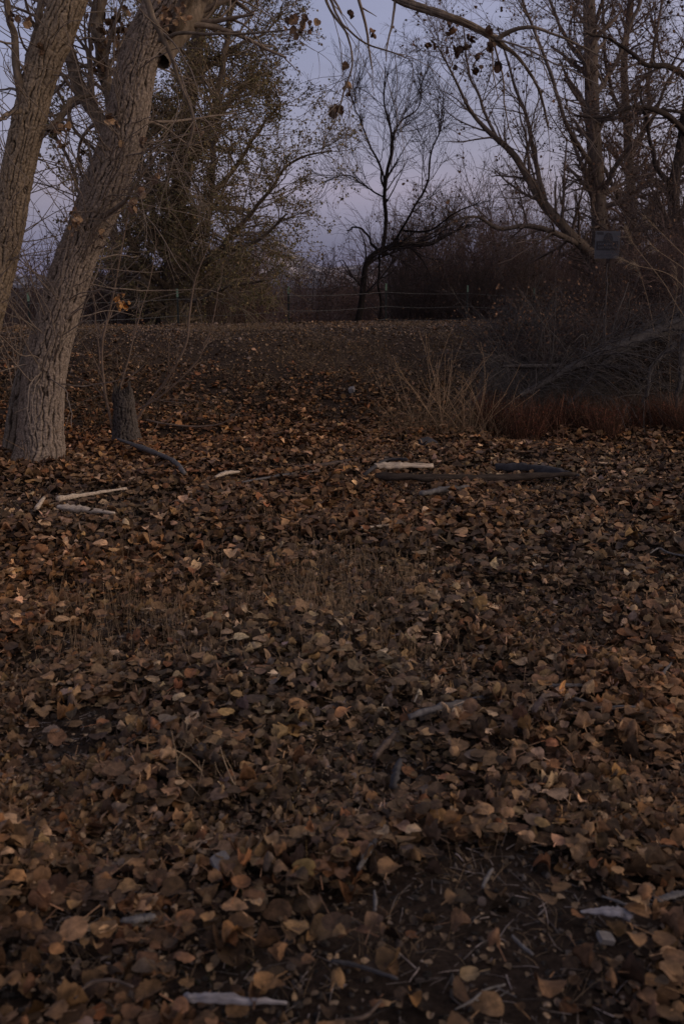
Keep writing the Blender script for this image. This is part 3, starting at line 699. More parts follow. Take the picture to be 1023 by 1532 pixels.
P_a, R_a = grow(BP2, BR2, 18, .1, 1, (30, 80), (.3, .9), .35, 9, up=-.02, wander=.16, rmin=.0035)
Pa = np.concatenate([P_t, P_a]); Ra = np.concatenate([R_t, R_a])
Pc, Rc = grow(Pa, Ra, 5, .15, 1, (25, 60), (.1, .4), .6, 5, wander=.2, rmin=.0025)
mb = MB(); mb.add(*tubes(Pa, Ra, 5)); mb.add(*tubes(Pc, Rc, 4)); mb.build("twigs", M_twigp, t2)
clust(t2, [(42, 108, 12), (90, 190, 12), (45, 30, 12), (60, 70, 12), (20, 25, 10)], D2-.1, DRY*.7)

# ------------------------------------------------------------------ generic tree from measured boughs
def tree(name, label, base, trunkspec, specs, mtr, mtw, lev, cat="tree", group=None, leafn=0, leafsz=(.03, .05), leafpal=None, wob=.15, K=30, leafmat=None, rscale=1.0, trd=.006):
    t = thing(name, label, cat, base, group)
    P, R = pix(trunkspec, K*3, wob*.5)
    V, Q, _, _ = furrow(P, R, 32, trd, int(abs(base[0])*10)+7, .02, .05)
    mesh("trunk", V, [Q], mtr, t)
    PP, RR = [P[::3]], [R[::3]]
    if specs:
        bp, br = boughs(t, specs, mtr, 9, K, wob=wob, depth=.003)
        PP += list(bp); RR += list(br)
    P, R = np.array(PP), np.array(RR)
    mb = MB(); last = None
    for (dens, t0, t1_, ang, ln, rr, npts, up, wan, rm, sd) in lev:
        P, R = grow(P, R, dens, t0, t1_, ang, ln, rr, npts, up=up, wander=wan, rmin=rm)
        mb.add(*tubes(P, R, sd)); last = (P, R)
    mb.build("twigs", mtw, t)
    if leafn:
        P = last[0]; pts = P.reshape(-1, 3)
        pos = pts[rng.integers(0, len(pts), leafn)] + rng.normal(0, .03, (leafn, 3))
        pal = leafpal if leafpal is not None else PAL
        col = pal[rng.integers(0, len(pal), leafn)]*np.exp(rng.normal(0, .25, (leafn, 1)))
        V, Fq, C, U = leaves(pos, rng.uniform(*leafsz, leafn), rng.uniform(.2, 1.8, leafn), col, LT_far)
        mesh("foliage", V, [Fq], leafmat or M_leaff, t, True, C, U)
    return t
def gb(px, D, dz=0.0):
    x = at(px, 480, D)[0]; return np.array([x, D, Hs(x, D)])

# centre dark tree
Dc = 20.5
cb = gb(532, Dc)
tree("bare_tree", "dark crooked bare tree bending right behind the fence at centre", "x" and cb,
 [(528, 505, Dc, 10.32), (535, 478, Dc, 9.63), (543, 430, Dc, 8.94), (550, 395, Dc, 8.26), (565, 377, Dc, 8.26), (600, 366, Dc+.2, 8.26), (640, 365, Dc+.4, 6.19), (668, 352, Dc+.6, 4.13), (700, 336, Dc+.8, 2.75)],
 [[(572, 376, Dc, 6.19), (578, 330, Dc, 5.85), (577, 290, Dc-.2, 5.50), (583, 235, Dc-.3, 4.82), (582, 190, Dc-.2, 3.44), (574, 150, Dc, 2.41), (575, 100, Dc+.2, 1.38)],
  [(583, 215, Dc-.3, 3.44), (600, 185, Dc, 2.41), (622, 160, Dc+.4, 1.72), (632, 120, Dc+.6, 1.03)],
  [(578, 285, Dc-.2, 3.44), (562, 240, Dc-.6, 2.75), (545, 195, Dc-.9, 2.41), (527, 160, Dc-1, 1.72), (515, 120, Dc-1.2, 1.03)],
  [(585, 365, Dc, 4.13), (612, 325, Dc-.4, 3.44), (634, 280, Dc-.6, 3.10), (650, 220, Dc-.7, 2.41), (664, 165, Dc-.8, 1.38)],
  [(565, 377, Dc, 4.82), (550, 355, Dc+.4, 3.44), (535, 340, Dc+.6, 2.75), (520, 345, Dc+.8, 1.72)],
  [(578, 300, Dc-.2, 2.75), (548, 278, Dc+.6, 2.06), (515, 262, Dc+1, 1.51), (480, 275, Dc+1.4, 1.03)],
  [(600, 345, Dc, 3.44), (640, 345, Dc-.6, 2.75), (680, 320, Dc-1, 2.06), (720, 300, Dc-1.2, 1.38)],
  [(570, 376, Dc, 3.44), (569, 420, Dc+.2, 3.44), (566, 478, Dc+.3, 4.13), (564, 500, Dc+.3, 4.13)]],
 M_barkk, M_twigk,
 [(6.0, .15, 1, (25, 55), (.6, 1.7), .42, 8, .07, .09, .007, 5), (9.5, .05, .92, (22, 55), (.35, .95), .45, 6, .045, .11, .0040, 4), (6, .1, .95, (22, 50), (.2, .5), .6, 4, .03, .1, .0030, 3)])

# right big trees
Dr = 23.0
tree("cottonwood_tree", "tall grey tree behind the sign with a long bough leaning left", gb(902, Dr),
 [(902, 500, Dr, 27), (901, 440, Dr, 25), (898, 390, Dr, 24), (896, 330, Dr, 23), (890, 250, Dr, 22), (884, 150, Dr, 20), (882, 60, Dr, 19), (880, -20, Dr, 16), (878, -160, Dr, 10)],
 [[(896, 392, Dr, 16), (870, 368, Dr-.3, 15), (840, 335, Dr-.5, 14), (812, 300, Dr-.6, 13), (790, 262, Dr-.7, 11), (760, 225, Dr-.8, 9), (725, 195, Dr-.9, 7), (700, 165, Dr-1, 5), (680, 120, Dr-1.2, 3.5), (655, 70, Dr-1.4, 2)],
  [(870, 368, Dr-.3, 10), (830, 348, Dr-.9, 8), (790, 338, Dr-1.2, 7), (750, 342, Dr-1.5, 6), (715, 325, Dr-1.8, 4), (680, 330, Dr-2, 3), (640, 350, Dr-2, 2)],
  [(812, 300, Dr-.6, 8), (803, 250, Dr-.2, 7), (795, 205, Dr, 6), (775, 150, Dr+.2, 4.5), (760, 90, Dr+.4, 3), (745, 40, Dr+.6, 2)],
  [(896, 300, Dr, 9), (925, 240, Dr-.6, 7), (965, 190, Dr-1, 6), (1000, 120, Dr-1.2, 4), (1040, 60, Dr-1.4, 3)],
  [(890, 250, Dr, 8), (850, 190, Dr-.8, 6), (830, 120, Dr-1, 5), (800, 50, Dr-1, 4), (780, -20, Dr-1, 3)],
  [(884, 150, Dr, 8), (920, 90, Dr+.6, 6), (950, 20, Dr+1, 5), (970, -60, Dr+1.2, 3)],
  [(884, 110, Dr, 6), (850, 60, Dr+.6, 5), (820, 0, Dr+1, 4), (800, -70, Dr+1, 3)],
  [(745, 215, Dr-.85, 5), (720, 150, Dr-.6, 4), (700, 100, Dr-.4, 3), (690, 40, Dr-.2, 2)],
  [(890, 180, Dr, 7), (930, 175, Dr-1.2, 6), (985, 165, Dr-2, 5), (1040, 172, Dr-2.4, 4)]],
 M_barkb, M_twigb,
 [(5.6, .12, 1, (25, 65), (.8, 2.3), .4, 8, .03, .12, .008, 5), (7.5, .12, 1, (20, 55), (.4, 1.1), .45, 6, .02, .12, .0045, 4), (7.5, .15, 1, (20, 55), (.18, .5), .55, 4, .0, .13, .0032, 3)],
 leafn=2600, leafsz=(.03, .07), leafpal=DRKL*1.2)
Dq = 24.5
tree("cottonwood_tree", "slender tall tree standing just right of the sign", gb(944, Dq),
 [(946, 500, Dq, 18), (946, 420, Dq, 17), (945, 330, Dq, 15), (940, 250, Dq, 13), (936, 180, Dq, 12), (934, 100, Dq, 10), (940, 20, Dq, 8), (945, -80, Dq, 5)],
 [[(944, 330, Dq, 8), (920, 285, Dq-.8, 6), (905, 250, Dq-1, 5), (880, 215, Dq-1.2, 3)],
  [(940, 240, Dq, 8), (965, 180, Dq+.5, 7), (968, 110, Dq+.6, 6), (985, 40, Dq+.8, 4), (1000, -40, Dq+1, 3)],
  [(936, 180, Dq, 6), (912, 120, Dq-.6, 5), (905, 50, Dq-.8, 4), (900, -20, Dq-1, 3)],
  [(945, 350, Dq, 7), (980, 300, Dq-1, 6), (1005, 270, Dq-1.2, 5), (1040, 250, Dq-1.3, 4)]],
 M_barkb, M_twigr,
 [(5.6, .12, 1, (25, 65), (.8, 2.1), .4, 8, .02, .12, .008, 5), (7.5, .12, 1, (20, 55), (.4, 1.1), .45, 6, .0, .12, .0045, 4), (7.5, .15, 1, (20, 55), (.18, .5), .55, 4, .0, .13, .0032, 3)],
 leafn=2200, leafsz=(.03, .07), leafpal=DRKL*1.1)
De = 21.0
tree("bare_tree", "bare brown tree at the right border with outspread limbs", gb(1035, De),
 [(1035, 500, De, 24), (1030, 420, De, 22), (1012, 340, De, 19), (1008, 280, De, 16), (1022, 200, De, 13), (1035, 100, De, 10), (1040, -20, De, 7)],
 [[(1010, 300, De, 9), (985, 250, De-.4, 7), (965, 190, De-.6, 5), (955, 130, De-.8, 3)],
  [(1022, 200, De, 9), (990, 170, De-.8, 8), (950, 160, De-1.1, 6), (905, 175, De-1.2, 4), (860, 172, De-1.3, 2.5)],
  [(1030, 120, De, 9), (1000, 100, De-.9, 8), (960, 95, De-1.2, 6), (920, 60, De-1.4, 4), (880, 50, De-1.6, 2.5)],
  [(1015, 350, De, 9), (985, 330, De-.8, 7), (960, 345, De-1, 5), (930, 340, De-1.3, 3)]],
 M_barkd, M_twigb,
 [(6.5, .12, 1, (25, 65), (.6, 1.8), .4, 8, .0, .12, .007, 5), (7.5, .12, 1, (20, 55), (.4, 1.0), .5, 6, -.02, .14, .005, 4), (7, .15, 1, (20, 55), (.18, .5), .6, 4, .0, .15, .004, 3)],
 leafn=1500, leafsz=(.03, .07), leafpal=DRKL*1.1)

# bushy elm behind the leaning trunks
Dl = 18.0
OLIVE = np.array([[.20, .165, .075], [.16, .14, .065], [.25, .19, .09], [.21, .14, .08], [.13, .115, .055]])
tree("elm_tree", "bushy elm with sparse olive brown leaves behind the leaning trunk", gb(262, Dl),
 [(255, 505, Dl, 30), (258, 440, Dl, 29), (262, 370, Dl, 27), (266, 300, Dl, 25), (275, 220, Dl, 22), (288, 120, Dl, 20), (298, 30, Dl, 18), (310, -80, Dl, 12)],
 [[(264, 330, Dl, 14), (225, 270, Dl-.4, 11), (200, 200, Dl-.6, 9), (195, 120, Dl-.8, 6), (190, 40, Dl-1, 4)],
  [(270, 260, Dl, 12), (310, 200, Dl-.4, 10), (330, 120, Dl-.5, 9), (342, 50, Dl-.6, 7), (360, -20, Dl-.7, 5)],
  [(262, 380, Dl, 12), (305, 330, Dl-.6, 9), (318, 260, Dl-.8, 8), (322, 200, Dl-1, 6), (330, 140, Dl-1.2, 4)],
  [(258, 420, Dl, 12), (310, 390, Dl-.6, 9), (360, 340, Dl-1, 7), (400, 290, Dl-1.3, 5), (440, 240, Dl-1.5, 3.5), (490, 225, Dl-1.6, 2)],
  [(258, 440, Dl, 11), (220, 400, Dl-.6, 8), (190, 350, Dl-1, 6), (180, 290, Dl-1.2, 4)],
  [(310, 390, Dl-.6, 7), (350, 375, Dl-1.2, 6), (400, 350, Dl-1.6, 4.5), (430, 320, Dl-1.8, 3)],
  [(275, 220, Dl, 10), (330, 170, Dl+.6, 7), (370, 120, Dl+.8, 5), (410, 110, Dl+1, 3)],
  [(258, 440, Dl, 9), (290, 450, Dl-1, 7), (340, 430, Dl-1.4, 5), (390, 420, Dl-1.6, 3)],
  [(288, 120, Dl, 8), (350, 70, Dl+.3, 5), (400, 50, Dl+.4, 3), (420, 10, Dl+.4, 2)],
  [(262, 370, Dl, 9), (310, 300, Dl+.8, 8), (360, 240, Dl+1, 6), (390, 190, Dl+1.2, 4), (420, 150, Dl+1.2, 2)]],
 M_barke, M_twige,
 [(9.5, .02, 1, (25, 85), (.6, 1.7), .4, 8, .02, .13, .007, 5), (8, .12, 1, (20, 60), (.35, .9), .5, 6, .0, .15, .005, 4), (7, .15, 1, (20, 60), (.15, .4), .6, 4, .0, .15, .004, 3)],
 leafn=40000, leafsz=(.022, .042), leafpal=OLIVE)
Dm = 19.5
tree("bare_tree", "thin leafy stemmed tree between the two leaning trunks", gb(190, Dm),
 [(188, 505, Dm, 16), (180, 420, Dm, 14), (170, 330, Dm, 12), (172, 240, Dm, 10), (160, 140, Dm, 8), (150, 40, Dm, 6), (140, -60, Dm, 4)],
 [[(175, 360, Dm, 8), (130, 300, Dm-.4, 6), (100, 240, Dm-.6, 5), (70, 180, Dm-.8, 3)],
  [(172, 250, Dm, 6), (120, 200, Dm-.4, 5), (80, 120, Dm-.6, 4), (60, 50, Dm-.8, 3)],
  [(180, 400, Dm, 6), (215, 330, Dm-.4, 5), (225, 250, Dm-.6, 4), (230, 170, Dm-.8, 3)]],
 M_barkb, M_twigb,
 [(6, .1, 1, (25, 70), (.6, 1.5), .4, 8, .02, .13, .007, 5), (7, .12, 1, (20, 60), (.3, .9), .5, 6, .0, .15, .005, 4), (6, .15, 1, (20, 60), (.15, .4), .6, 4, .0, .15, .004, 3)],
 leafn=4500, leafsz=(.035, .06), leafpal=OLIVE*.8)

# ------------------------------------------------------------------ bare shrubs beyond the fence
def shrub(name, label, px, D, hgt, wid, nst, mat, dens=1.0, group=None, leafn=0, rs=1.0, base=None, up=.03, cat="shrub"):
    b = gb(px, D) if base is None else base
    t = thing(name, label, cat, b, group)
    K = 9; n = nst
    P = np.zeros((n, K, 3)); P[:, 0] = b + np.stack([rng.normal(0, wid*.12, n), rng.normal(0, wid*.12, n), np.full(n, -.05)], 1)
    az = rng.uniform(0, 2*PI, n); le = rng.uniform(.05, .9, n)*wid/hgt
    d = np.stack([np.cos(az)*le, np.sin(az)*le, np.ones(n)], 1); d /= np.linalg.norm(d, axis=1, keepdims=True)
    L = hgt*rng.uniform(.7, 1.1, n)/(K-1)
    for k in range(1, K):
        d = d + rng.normal(size=(n, 3))*.10 + np.array([0, 0, up-.03]); d /= np.linalg.norm(d, axis=1, keepdims=True); P[:, k] = P[:, k-1]+d*L[:, None]
    R = (.016*rs*rng.uniform(.6, 1.2, n))[:, None]*np.linspace(1, .3, K)[None]
    mb = MB(); mb.add(*tubes(P, R, 5)); mb.build("stems", mat, t)
    mb = MB(); P2_, R2_ = grow(P, R, 6*dens, .1, 1, (20, 65), (.3, 1.0), .5, 6, up=up, wander=.13, rmin=.005*rs); mb.add(*tubes(P2_, R2_, 4))
    P3_, R3_ = grow(P2_, R2_, 6.5*dens, .1, 1, (20, 60), (.15, .55), .6, 4, up=up*.5, wander=.15, rmin=.0036*rs); mb.add(*tubes(P3_, R3_, 3))
    mb.build("twigs", mat, t)
    if leafn:
        pts = P3_.reshape(-1, 3); pos = pts[rng.integers(0, len(pts), leafn)]
        col = (DRKL*1.2)[rng.integers(0, 3, leafn)]*np.exp(rng.normal(0, .25, (leafn, 1)))
        V, Fq, C, U = leaves(pos, rng.uniform(.03, .05, leafn), rng.uniform(.2, 1.8, leafn), col, LT_far); mesh("foliage", V, [Fq], M_leaff, t, True, C, U)
    return t
g = "bare shrubs beyond the fence"
SH = [
 (20, 20.0, 2.20, 1.6, 22, M_twigr, "low twiggy shrub beyond the fence between the leaning trunks"),
 (100, 22.0, 2.64, 1.6, 22, M_twigb, "shrub seen just left of the leaning trunk, beyond the fence"),
 (165, 21.0, 2.42, 1.8, 36, M_twigd, "shrub just right of the leaning trunk, beyond the bank"),
 (230, 19.5, 1.98, 1.6, 47, M_twigd, "dark shrub at the foot of the bushy elm"),
 (310, 19.0, 1.98, 1.6, 50, M_twigb, "brown shrub right of the elm trunk behind the fence"),
 (370, 20.0, 2.20, 1.8, 47, M_twigr, "reddish shrub under the right side of the elm"),
 (435, 23.0, 0.97, 1.6, 25, M_twigr, "low shrub behind the fence post right of the elm"),
 (490, 26.0, 1.50, 1.5, 25, M_twigr, "shrub left of the crooked dark tree"),
 (475, 27.0, 2.54, 1.6, 11, M_twigd, "tall thin shrub against the pale hills left of the crooked tree"),
 (610, 24.0, 2.38, 2.0, 56, M_twigd, "dark dense shrub just right of the crooked tree foot"),
 (655, 26.0, 3.25, 2.2, 56, M_twigr, "reddish rounded shrub under the crooked tree crown"),
 (700, 23.5, 2.12, 1.8, 50, M_twigd, "low dark shrub at the third fence post"),
 (735, 27.0, 3.62, 2.4, 61, M_twigr, "wide reddish shrub between crooked tree and sign"),
 (790, 25.0, 2.50, 2.0, 53, M_twigb, "brown shrub beneath the long leaning bough"),
 (840, 27.0, 3.00, 2.2, 56, M_twigr, "reddish shrub left of the sign post"),
 (870, 22.5, 1.88, 1.6, 42, M_twigd, "low dark shrub behind the fence by the sign"),
 (930, 21.5, 2.31, 1.8, 53, M_twigr, "shrub right of the sign at the slender tree foot"),
 (985, 20.5, 2.53, 1.8, 56, M_twigb, "brown shrub at the right behind the leaning dead limb"),
 (1035, 19.0, 2.86, 1.8, 56, M_twigd, "dark shrub at the right border behind the reeds"),
]
SH += [
 (455, 31.0, 2.24, 2.4, 28, M_twigr, "tall hazy shrub behind the low growth left of the crooked tree"),
 (560, 32.0, 2.18, 2.4, 28, M_twigr, "tall hazy shrub directly behind the crooked tree trunk"),
 (625, 30.0, 3.90, 2.6, 46, M_twigr, "tall hazy brown shrub under the right arm of the crooked tree"),
 (690, 31.0, 4.20, 2.8, 50, M_twigb, "tallest hazy shrub between the crooked tree and the long bough"),
 (765, 32.0, 4.40, 2.8, 50, M_twigr, "tall hazy shrub behind the tip of the long bough"),
 (830, 31.0, 4.40, 2.8, 50, M_twigb, "tall hazy shrub behind the middle of the long bough"),
 (965, 30.0, 4.60, 2.6, 46, M_twigr, "tall hazy shrub right of the slender tree"),
]
for (px, D, h_, w_, n_, mt_, lb) in SH:
    shrub("bare_shrub", lb, px, D, h_, w_, n_, mt_, group=g, leafn=500, up=.01)
# far wood line
for k, (px, D, h_, lb) in enumerate([(540, 40, 2.2, "far low scrub seen behind the crooked tree trunk"), (640, 42, 3.2, "far scrub between crooked tree and third post"), (760, 44, 3.6, "far scrub mass left of the long bough"), (860, 42, 3.8, "far scrub behind the sign"), (980, 40, 4.2, "far scrub behind the right border tree"), (330, 40, 3.0, "far scrub behind the elm"), (150, 42, 2.4, "far scrub behind the leaning trunk")]):
    shrub("bare_shrub", lb, px, D, h_, 3.4, 60, M_twigr, .9, "far scrub patches", rs=2.0, up=.0)

# ------------------------------------------------------------------ wire fence
posts = [(45, 15.0, 437), (267, 16.3, 432), (432, 17.8, 428), (577, 19.4, 424), (698, 21.0, 427), (797, 22.6, 431), (878, 24.2, 433), (950, 25.8, 434)]
pb = [np.array([at(px, 480, D)[0], D]) for px, D, _ in posts]
fb = thing("wire_fence", "wire fence on thin dark steel posts along the top of the bank", "fence", (pb[0][0], pb[0][1], Hs(*pb[0])))
tops = []
for (px, D, ty), p in zip(posts, pb):
    zt = at(px, ty, D)[2]; z0 = Hs(*p)-.1; tops.append(zt)
    # T section post
    def prism(x0, x1, y0, y1, za, zb):
        v = np.array([[x0, y0, za], [x1, y0, za], [x1, y1, za], [x0, y1, za], [x0, y0, zb], [x1, y0, zb], [x1, y1, zb], [x0, y1, zb]]) + np.array([p[0], p[1], 0])
        f = np.array([[3, 2, 1, 0], [4, 5, 6, 7], [0, 1, 5, 4], [1, 2, 6, 5], [2, 3, 7, 6], [3, 0, 4, 7]]); return v, f
    zc = zt-.13
    mb = MB(); mb.add(*prism(-.016, .016, -.004, .002, z0, zc)); mb.add(*prism(-.004, .004, .002, .034, z0, zc))
    for zz in np.arange(z0+.1, zc-.05, .06): mb.add(*prism(-.006, .006, -.011, -.004, zz, zz+.02))
    po = mesh("fence_post", np.concatenate(mb.V), [np.concatenate(mb.F)], M_metal, fb, False)
    mb = MB(); mb.add(*prism(-.0165, .0165, -.005, .003, zc, zt)); mb.add(*prism(-.005, .005, .003, .036, zc, zt))
    c = mesh("post_tip", np.concatenate(mb.V)-np.array(fb.location), [np.concatenate(mb.F)], M_cap, None, False); c.parent = po
for hz in (.16, .42, .66, .88):
    pts = []
    for q in range(len(pb)-1):
        for f in np.linspace(0, 1, 12, endpoint=(q == len(pb)-2)):
            a = pb[q]*(1-f)+pb[q+1]*f; zz = (tops[q]*(1-f)+tops[q+1]*f)-hz - .05*4*f*(1-f)*rng.uniform(.8, 1.1)*(.4+hz*.5)
            pts.append([a[0], a[1]-.014, zz])
    pts = np.array(pts); th = np.linspace(0, 1, len(pts))
    mb = MB(); mb.add(*tubes(pts[None], np.full((1, len(pts)), .0034), 5))
    # barbs
    t = np.linspace(0, len(pts)-1.01, 150); i_ = t.astype(int); c = pts[i_]*(1-(t-i_))[:, None]+pts[i_+1]*(t-i_)[:, None]
    dd = rng.normal(size=(150, 3)); dd /= np.linalg.norm(dd, axis=1, keepdims=True)
    mb.add(*tubes(np.stack([c-dd*.016, c+dd*.016], 1), np.full((150, 2), .0014), 3))
    mesh("wire", np.concatenate(mb.V), [np.concatenate(mb.F)], M_wire, fb)

# ------------------------------------------------------------------ sign
Ds = 16.6
sb = np.array([at(907, 488, Ds)[0], Ds, 0]); sb[2] = Hs(sb[0], Ds)
sg = thing("warning_sign", "white and black warning sign on a dark wooden post at right", "sign", sb)
def boxv(c, s):
    v = np.array([[a, b_, d_] for d_ in (-1, 1) for b_ in (-1, 1) for a in (-1, 1)])*np.array(s)/2+np.array(c)
    return v, np.array([[0, 2, 3, 1], [4, 5, 7, 6], [0, 1, 5, 4], [1, 3, 7, 5], [3, 2, 6, 7], [2, 0, 4, 6]])
ztop = at(907, 346, Ds)[2]; zbot = at(907, 387, Ds)[2]; xl, xr = at(888, 366, Ds)[0], at(925, 366, Ds)[0]
zc = (ztop+zbot)/2; xc = (xl+xr)/2; W = xr-xl; Hh = ztop-zbot
K = 40; pz = np.linspace(sb[2]-.1, ztop-.03, K); Pp = np.stack([np.full(K, at(908, 430, Ds)[0]), np.full(K, Ds), pz], 1)
V, Q, _, _ = furrow(Pp, np.full(K, .042), 16, .004, 77, 0, .03); mesh("post", V, [Q], M_barkd, sg)
pn = mesh("sign_panel", *(lambda a: (a[0], [a[1]]))(boxv((xc, Ds-.055, zc), (W, .012, Hh))), M_white, sg, False)
def plate(name, mat, x0, x1, y0, y1, dep=.0):
    cx_ = xl+W*(x0+x1)/2; cz_ = ztop-Hh*(y0+y1)/2
    a = boxv((cx_, Ds-.063-dep, cz_), (W*(x1-x0), .004, Hh*(y1-y0)))
    o = mesh(name, a[0]-np.array(sg.location), [a[1]], mat, None, False); o.parent = pn; return o
plate("black_band", M_black, .05, .93, .36, .70)
mb = MB()
for row, (y0, y1, n_) in enumerate([(.43, .50, 9), (.56, .63, 11)]):
    x0 = .12
    for q in range(n_):
        w_ = .045; mb.add(*boxv((xl+W*(x0+w_/2), Ds-.069, ztop-Hh*(y0+y1)/2), (W*w_*.75, .003, Hh*(y1-y0)))); x0 += .068+(.02 if q % 4 == 3 else 0)
o = mesh("lettering", np.concatenate(mb.V)-np.array(sg.location), [np.concatenate(mb.F)], M_sgrey, None, False); o.parent = pn
mb = MB()
for row, (y0, y1, n_) in enumerate([(.76, .80, 10), (.86, .90, 8)]):
    x0 = .1
    for q in range(n_):
        mb.add(*boxv((xl+W*(x0+.025), Ds-.063, ztop-Hh*(y0+y1)/2), (W*.04, .003, Hh*(y1-y0)))); x0 += .07
o = mesh("lettering", np.concatenate(mb.V)-np.array(sg.location), [np.concatenate(mb.F)], M_sgrey, None, False); o.parent = pn
plate("black_heading", M_black, .05, .32, .03, .13)
th = np.linspace(0, PI, 24); cx_, cz_ = xl+W*.52, ztop-Hh*.355
dv = [[cx_, Ds-.066, cz_]] + [[cx_+math.cos(a)*W*.20, Ds-.066, cz_+math.sin(a)*Hh*.30] for a in th]
o = mesh("camera_dome_mark", np.array(dv)-np.array(sg.location), [np.array([[0, q+2, q+1] for q in range(23)])], M_black, None, False); o.parent = pn
V, Q = boxv((xr+.012, Ds-.045, zc-.0), (.02, .02, Hh*.95)); mesh("bracket", V, [Q], M_barkd, sg, False)

# ------------------------------------------------------------------ stump with shoots
sbp = G(190, 664)
st = thing("tree_stump", "dark weathered splintered stump with thin live shoots near the bank", "stump", sbp)
Ds_ = sbp[1]
Ps, Rs = pix([(192, 674, Ds_, 44), (190, 655, Ds_, 36), (188, 630, Ds_, 34), (186, 605, Ds_, 32), (184, 594, Ds_, 31), (183, 584, Ds_, 29)], 120)
V, Q, _, _ = furrow(Ps, Rs, 90, .020, 55, .05, .022)
V = V.reshape(120, 90, 3)
# jagged splintered rim: each side ends at its own height
jag = .9*vn(np.arange(90)/7., np.zeros(90), s=3)**2+.9*vn(np.arange(90)/2., np.zeros(90), s=4)**3
jt = .11*jag[None, :]*np.clip((np.arange(120)-70)/50., 0, 1)[:, None]
V[:, :, 2] += (jt-.06*np.clip((np.arange(120)-70)/50., 0, 1)[:, None])
V[-8:, :, :2] = V[-8:, :, :2]*.9 + Ps[-1, :2]*.1
cen = np.array([Ps[-1]-np.array([0, 0, .05])]); V = V.reshape(-1, 3); n0 = len(V); V = np.vstack([V, cen])
s_ = np.arange(90); cap = np.stack([119*90+s_, 119*90+(s_+1) % 90, np.full(90, n0)], 1)
n = 26; ri = rng.integers(0, 90, n); b0 = V[112*90+ri]
SP_ = np.stack([b0-[0, 0, .05], b0+[0, 0, .01], b0+np.stack([rng.normal(0, .008, n), rng.normal(0, .008, n), rng.uniform(.02, .10, n)], 1)], 1)
v_, q_ = tubes(SP_, rng.uniform(.006, .016, n)[:, None]*np.array([[1, .8, .12]]), 5); q_ = q_+len(V)
FUR = np.concatenate([FUR, np.full(1, .4), rng.uniform(.3, 1, len(v_))]); V = np.vstack([V, v_]); Q = np.vstack([Q, q_])
mesh("stump_wood", V, [Q, cap], M_barkattr, st, col=barkcol((.016, .014, .014), (.115, .098, .088)))
sh = [
 [(166, 640, Ds_-.05, 6), (158, 590, Ds_-.1, 7), (155, 540, Ds_-.1, 6), (158, 490, Ds_-.1, 7), (170, 430, Ds_-.15, 5), (182, 370, Ds_-.2, 4), (196, 300, Ds_-.2, 2)],
 [(205, 626, Ds_-.15, 8), (222, 602, Ds_-.2, 7), (250, 570, Ds_-.25, 6), (272, 525, Ds_-.3, 5), (284, 470, Ds_-.3, 5), (296, 410, Ds_-.3, 3), (330, 330, Ds_-.3, 1.6)],
 [(208, 612, Ds_-.15, 5), (245, 590, Ds_-.3, 4), (290, 545, Ds_-.4, 3.4), (318, 480, Ds_-.5, 3), (326, 430, Ds_-.5, 2)],
 [(218, 628, Ds_-.2, 5), (250, 634, Ds_-.3, 4.5), (300, 638, Ds_-.4, 4), (340, 630, Ds_-.45, 2.5), (362, 605, Ds_-.5, 1.5)],
 [(172, 600, Ds_, 5), (190, 540, Ds_+.1, 4), (210, 470, Ds_+.15, 3), (230, 400, Ds_+.2, 2), (232, 340, Ds_+.2, 1.5)],
 [(150, 560, Ds_-.1, 3.5), (146, 500, Ds_, 3), (140, 440, Ds_, 2), (128, 390, Ds_, 1.5)],
]
SPp, SR = boughs(st, [[(a, b_, c_, w_*.62) for a, b_, c_, w_ in q] for q in sh], M_twigs, 7, 24, name="shoot", wob=.05)
Pc, Rc = grow(SPp, SR, 5, .1, 1, (20, 60), (.2, .7), .5, 7, up=.03, wander=.12, rmin=.0028)
Pd, Rd = grow(Pc, Rc, 3, .2, 1, (20, 55), (.1, .3), .6, 4, up=.02, wander=.15, rmin=.002)
mb = MB(); mb.add(*tubes(Pc, Rc, 4)); mb.add(*tubes(Pd, Rd, 3)); mb.build("twigs", M_twigs, st)
clust(st, [(184, 452, 16), (178, 448, 12)], Ds_-.15, np.array([[.5, .25, .08], [.42, .22, .09]]))

# ------------------------------------------------------------------ slim saplings near left trunk
for (px, py, D_, lb, tip) in [(28, 640, 8.0, "slender bare sapling in front of the left border trunk", 30)]:
    bs = G(px, 600)
    shrub("sapling", lb, 0, 0, 1.3, .4, 5, M_twigp, .5, rs=.35, base=bs, up=.03, cat="sapling")

# ------------------------------------------------------------------ brush heap on the right with dead limb
Db = 11.6
bb = G(880, 640)
br = thing("fallen_tree", "fallen dead tree with grey limbs sloping down left into dark brush", "fallen tree", bb)
specs = [
 [(775, 592, Db-.9, 6), (800, 580, Db-.8, 9), (850, 552, Db-.7, 12), (905, 528, Db-.6, 17), (965, 505, Db-.4, 20), (1030, 478, Db-.2, 22), (1110, 440, Db, 34)],
 [(760, 606, Db-.4, 3), (830, 560, Db-.2, 8), (890, 530, Db, 14), (950, 500, Db+.2, 18), (1040, 470, Db+.3, 24)],
 [(848, 606, Db-.9, 5), (870, 580, Db-.8, 7), (900, 548, Db-.7, 9), (940, 520, Db-.5, 12)],
 [(960, 602, Db-1.1, 5), (968, 580, Db-1.1, 6), (978, 545, Db-.9, 7), (1010, 515, Db-.7, 8)],
 [(800, 552, Db-.6, 3), (750, 548, Db-.8, 4), (845, 548, Db-.5, 8)],
 [(1010, 610, Db-1., 6), (1016, 560, Db-.9, 8), (1022, 500, Db-.7, 10)],
]
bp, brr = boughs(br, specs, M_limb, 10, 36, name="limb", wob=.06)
side = (-.6, -.6, -.3)
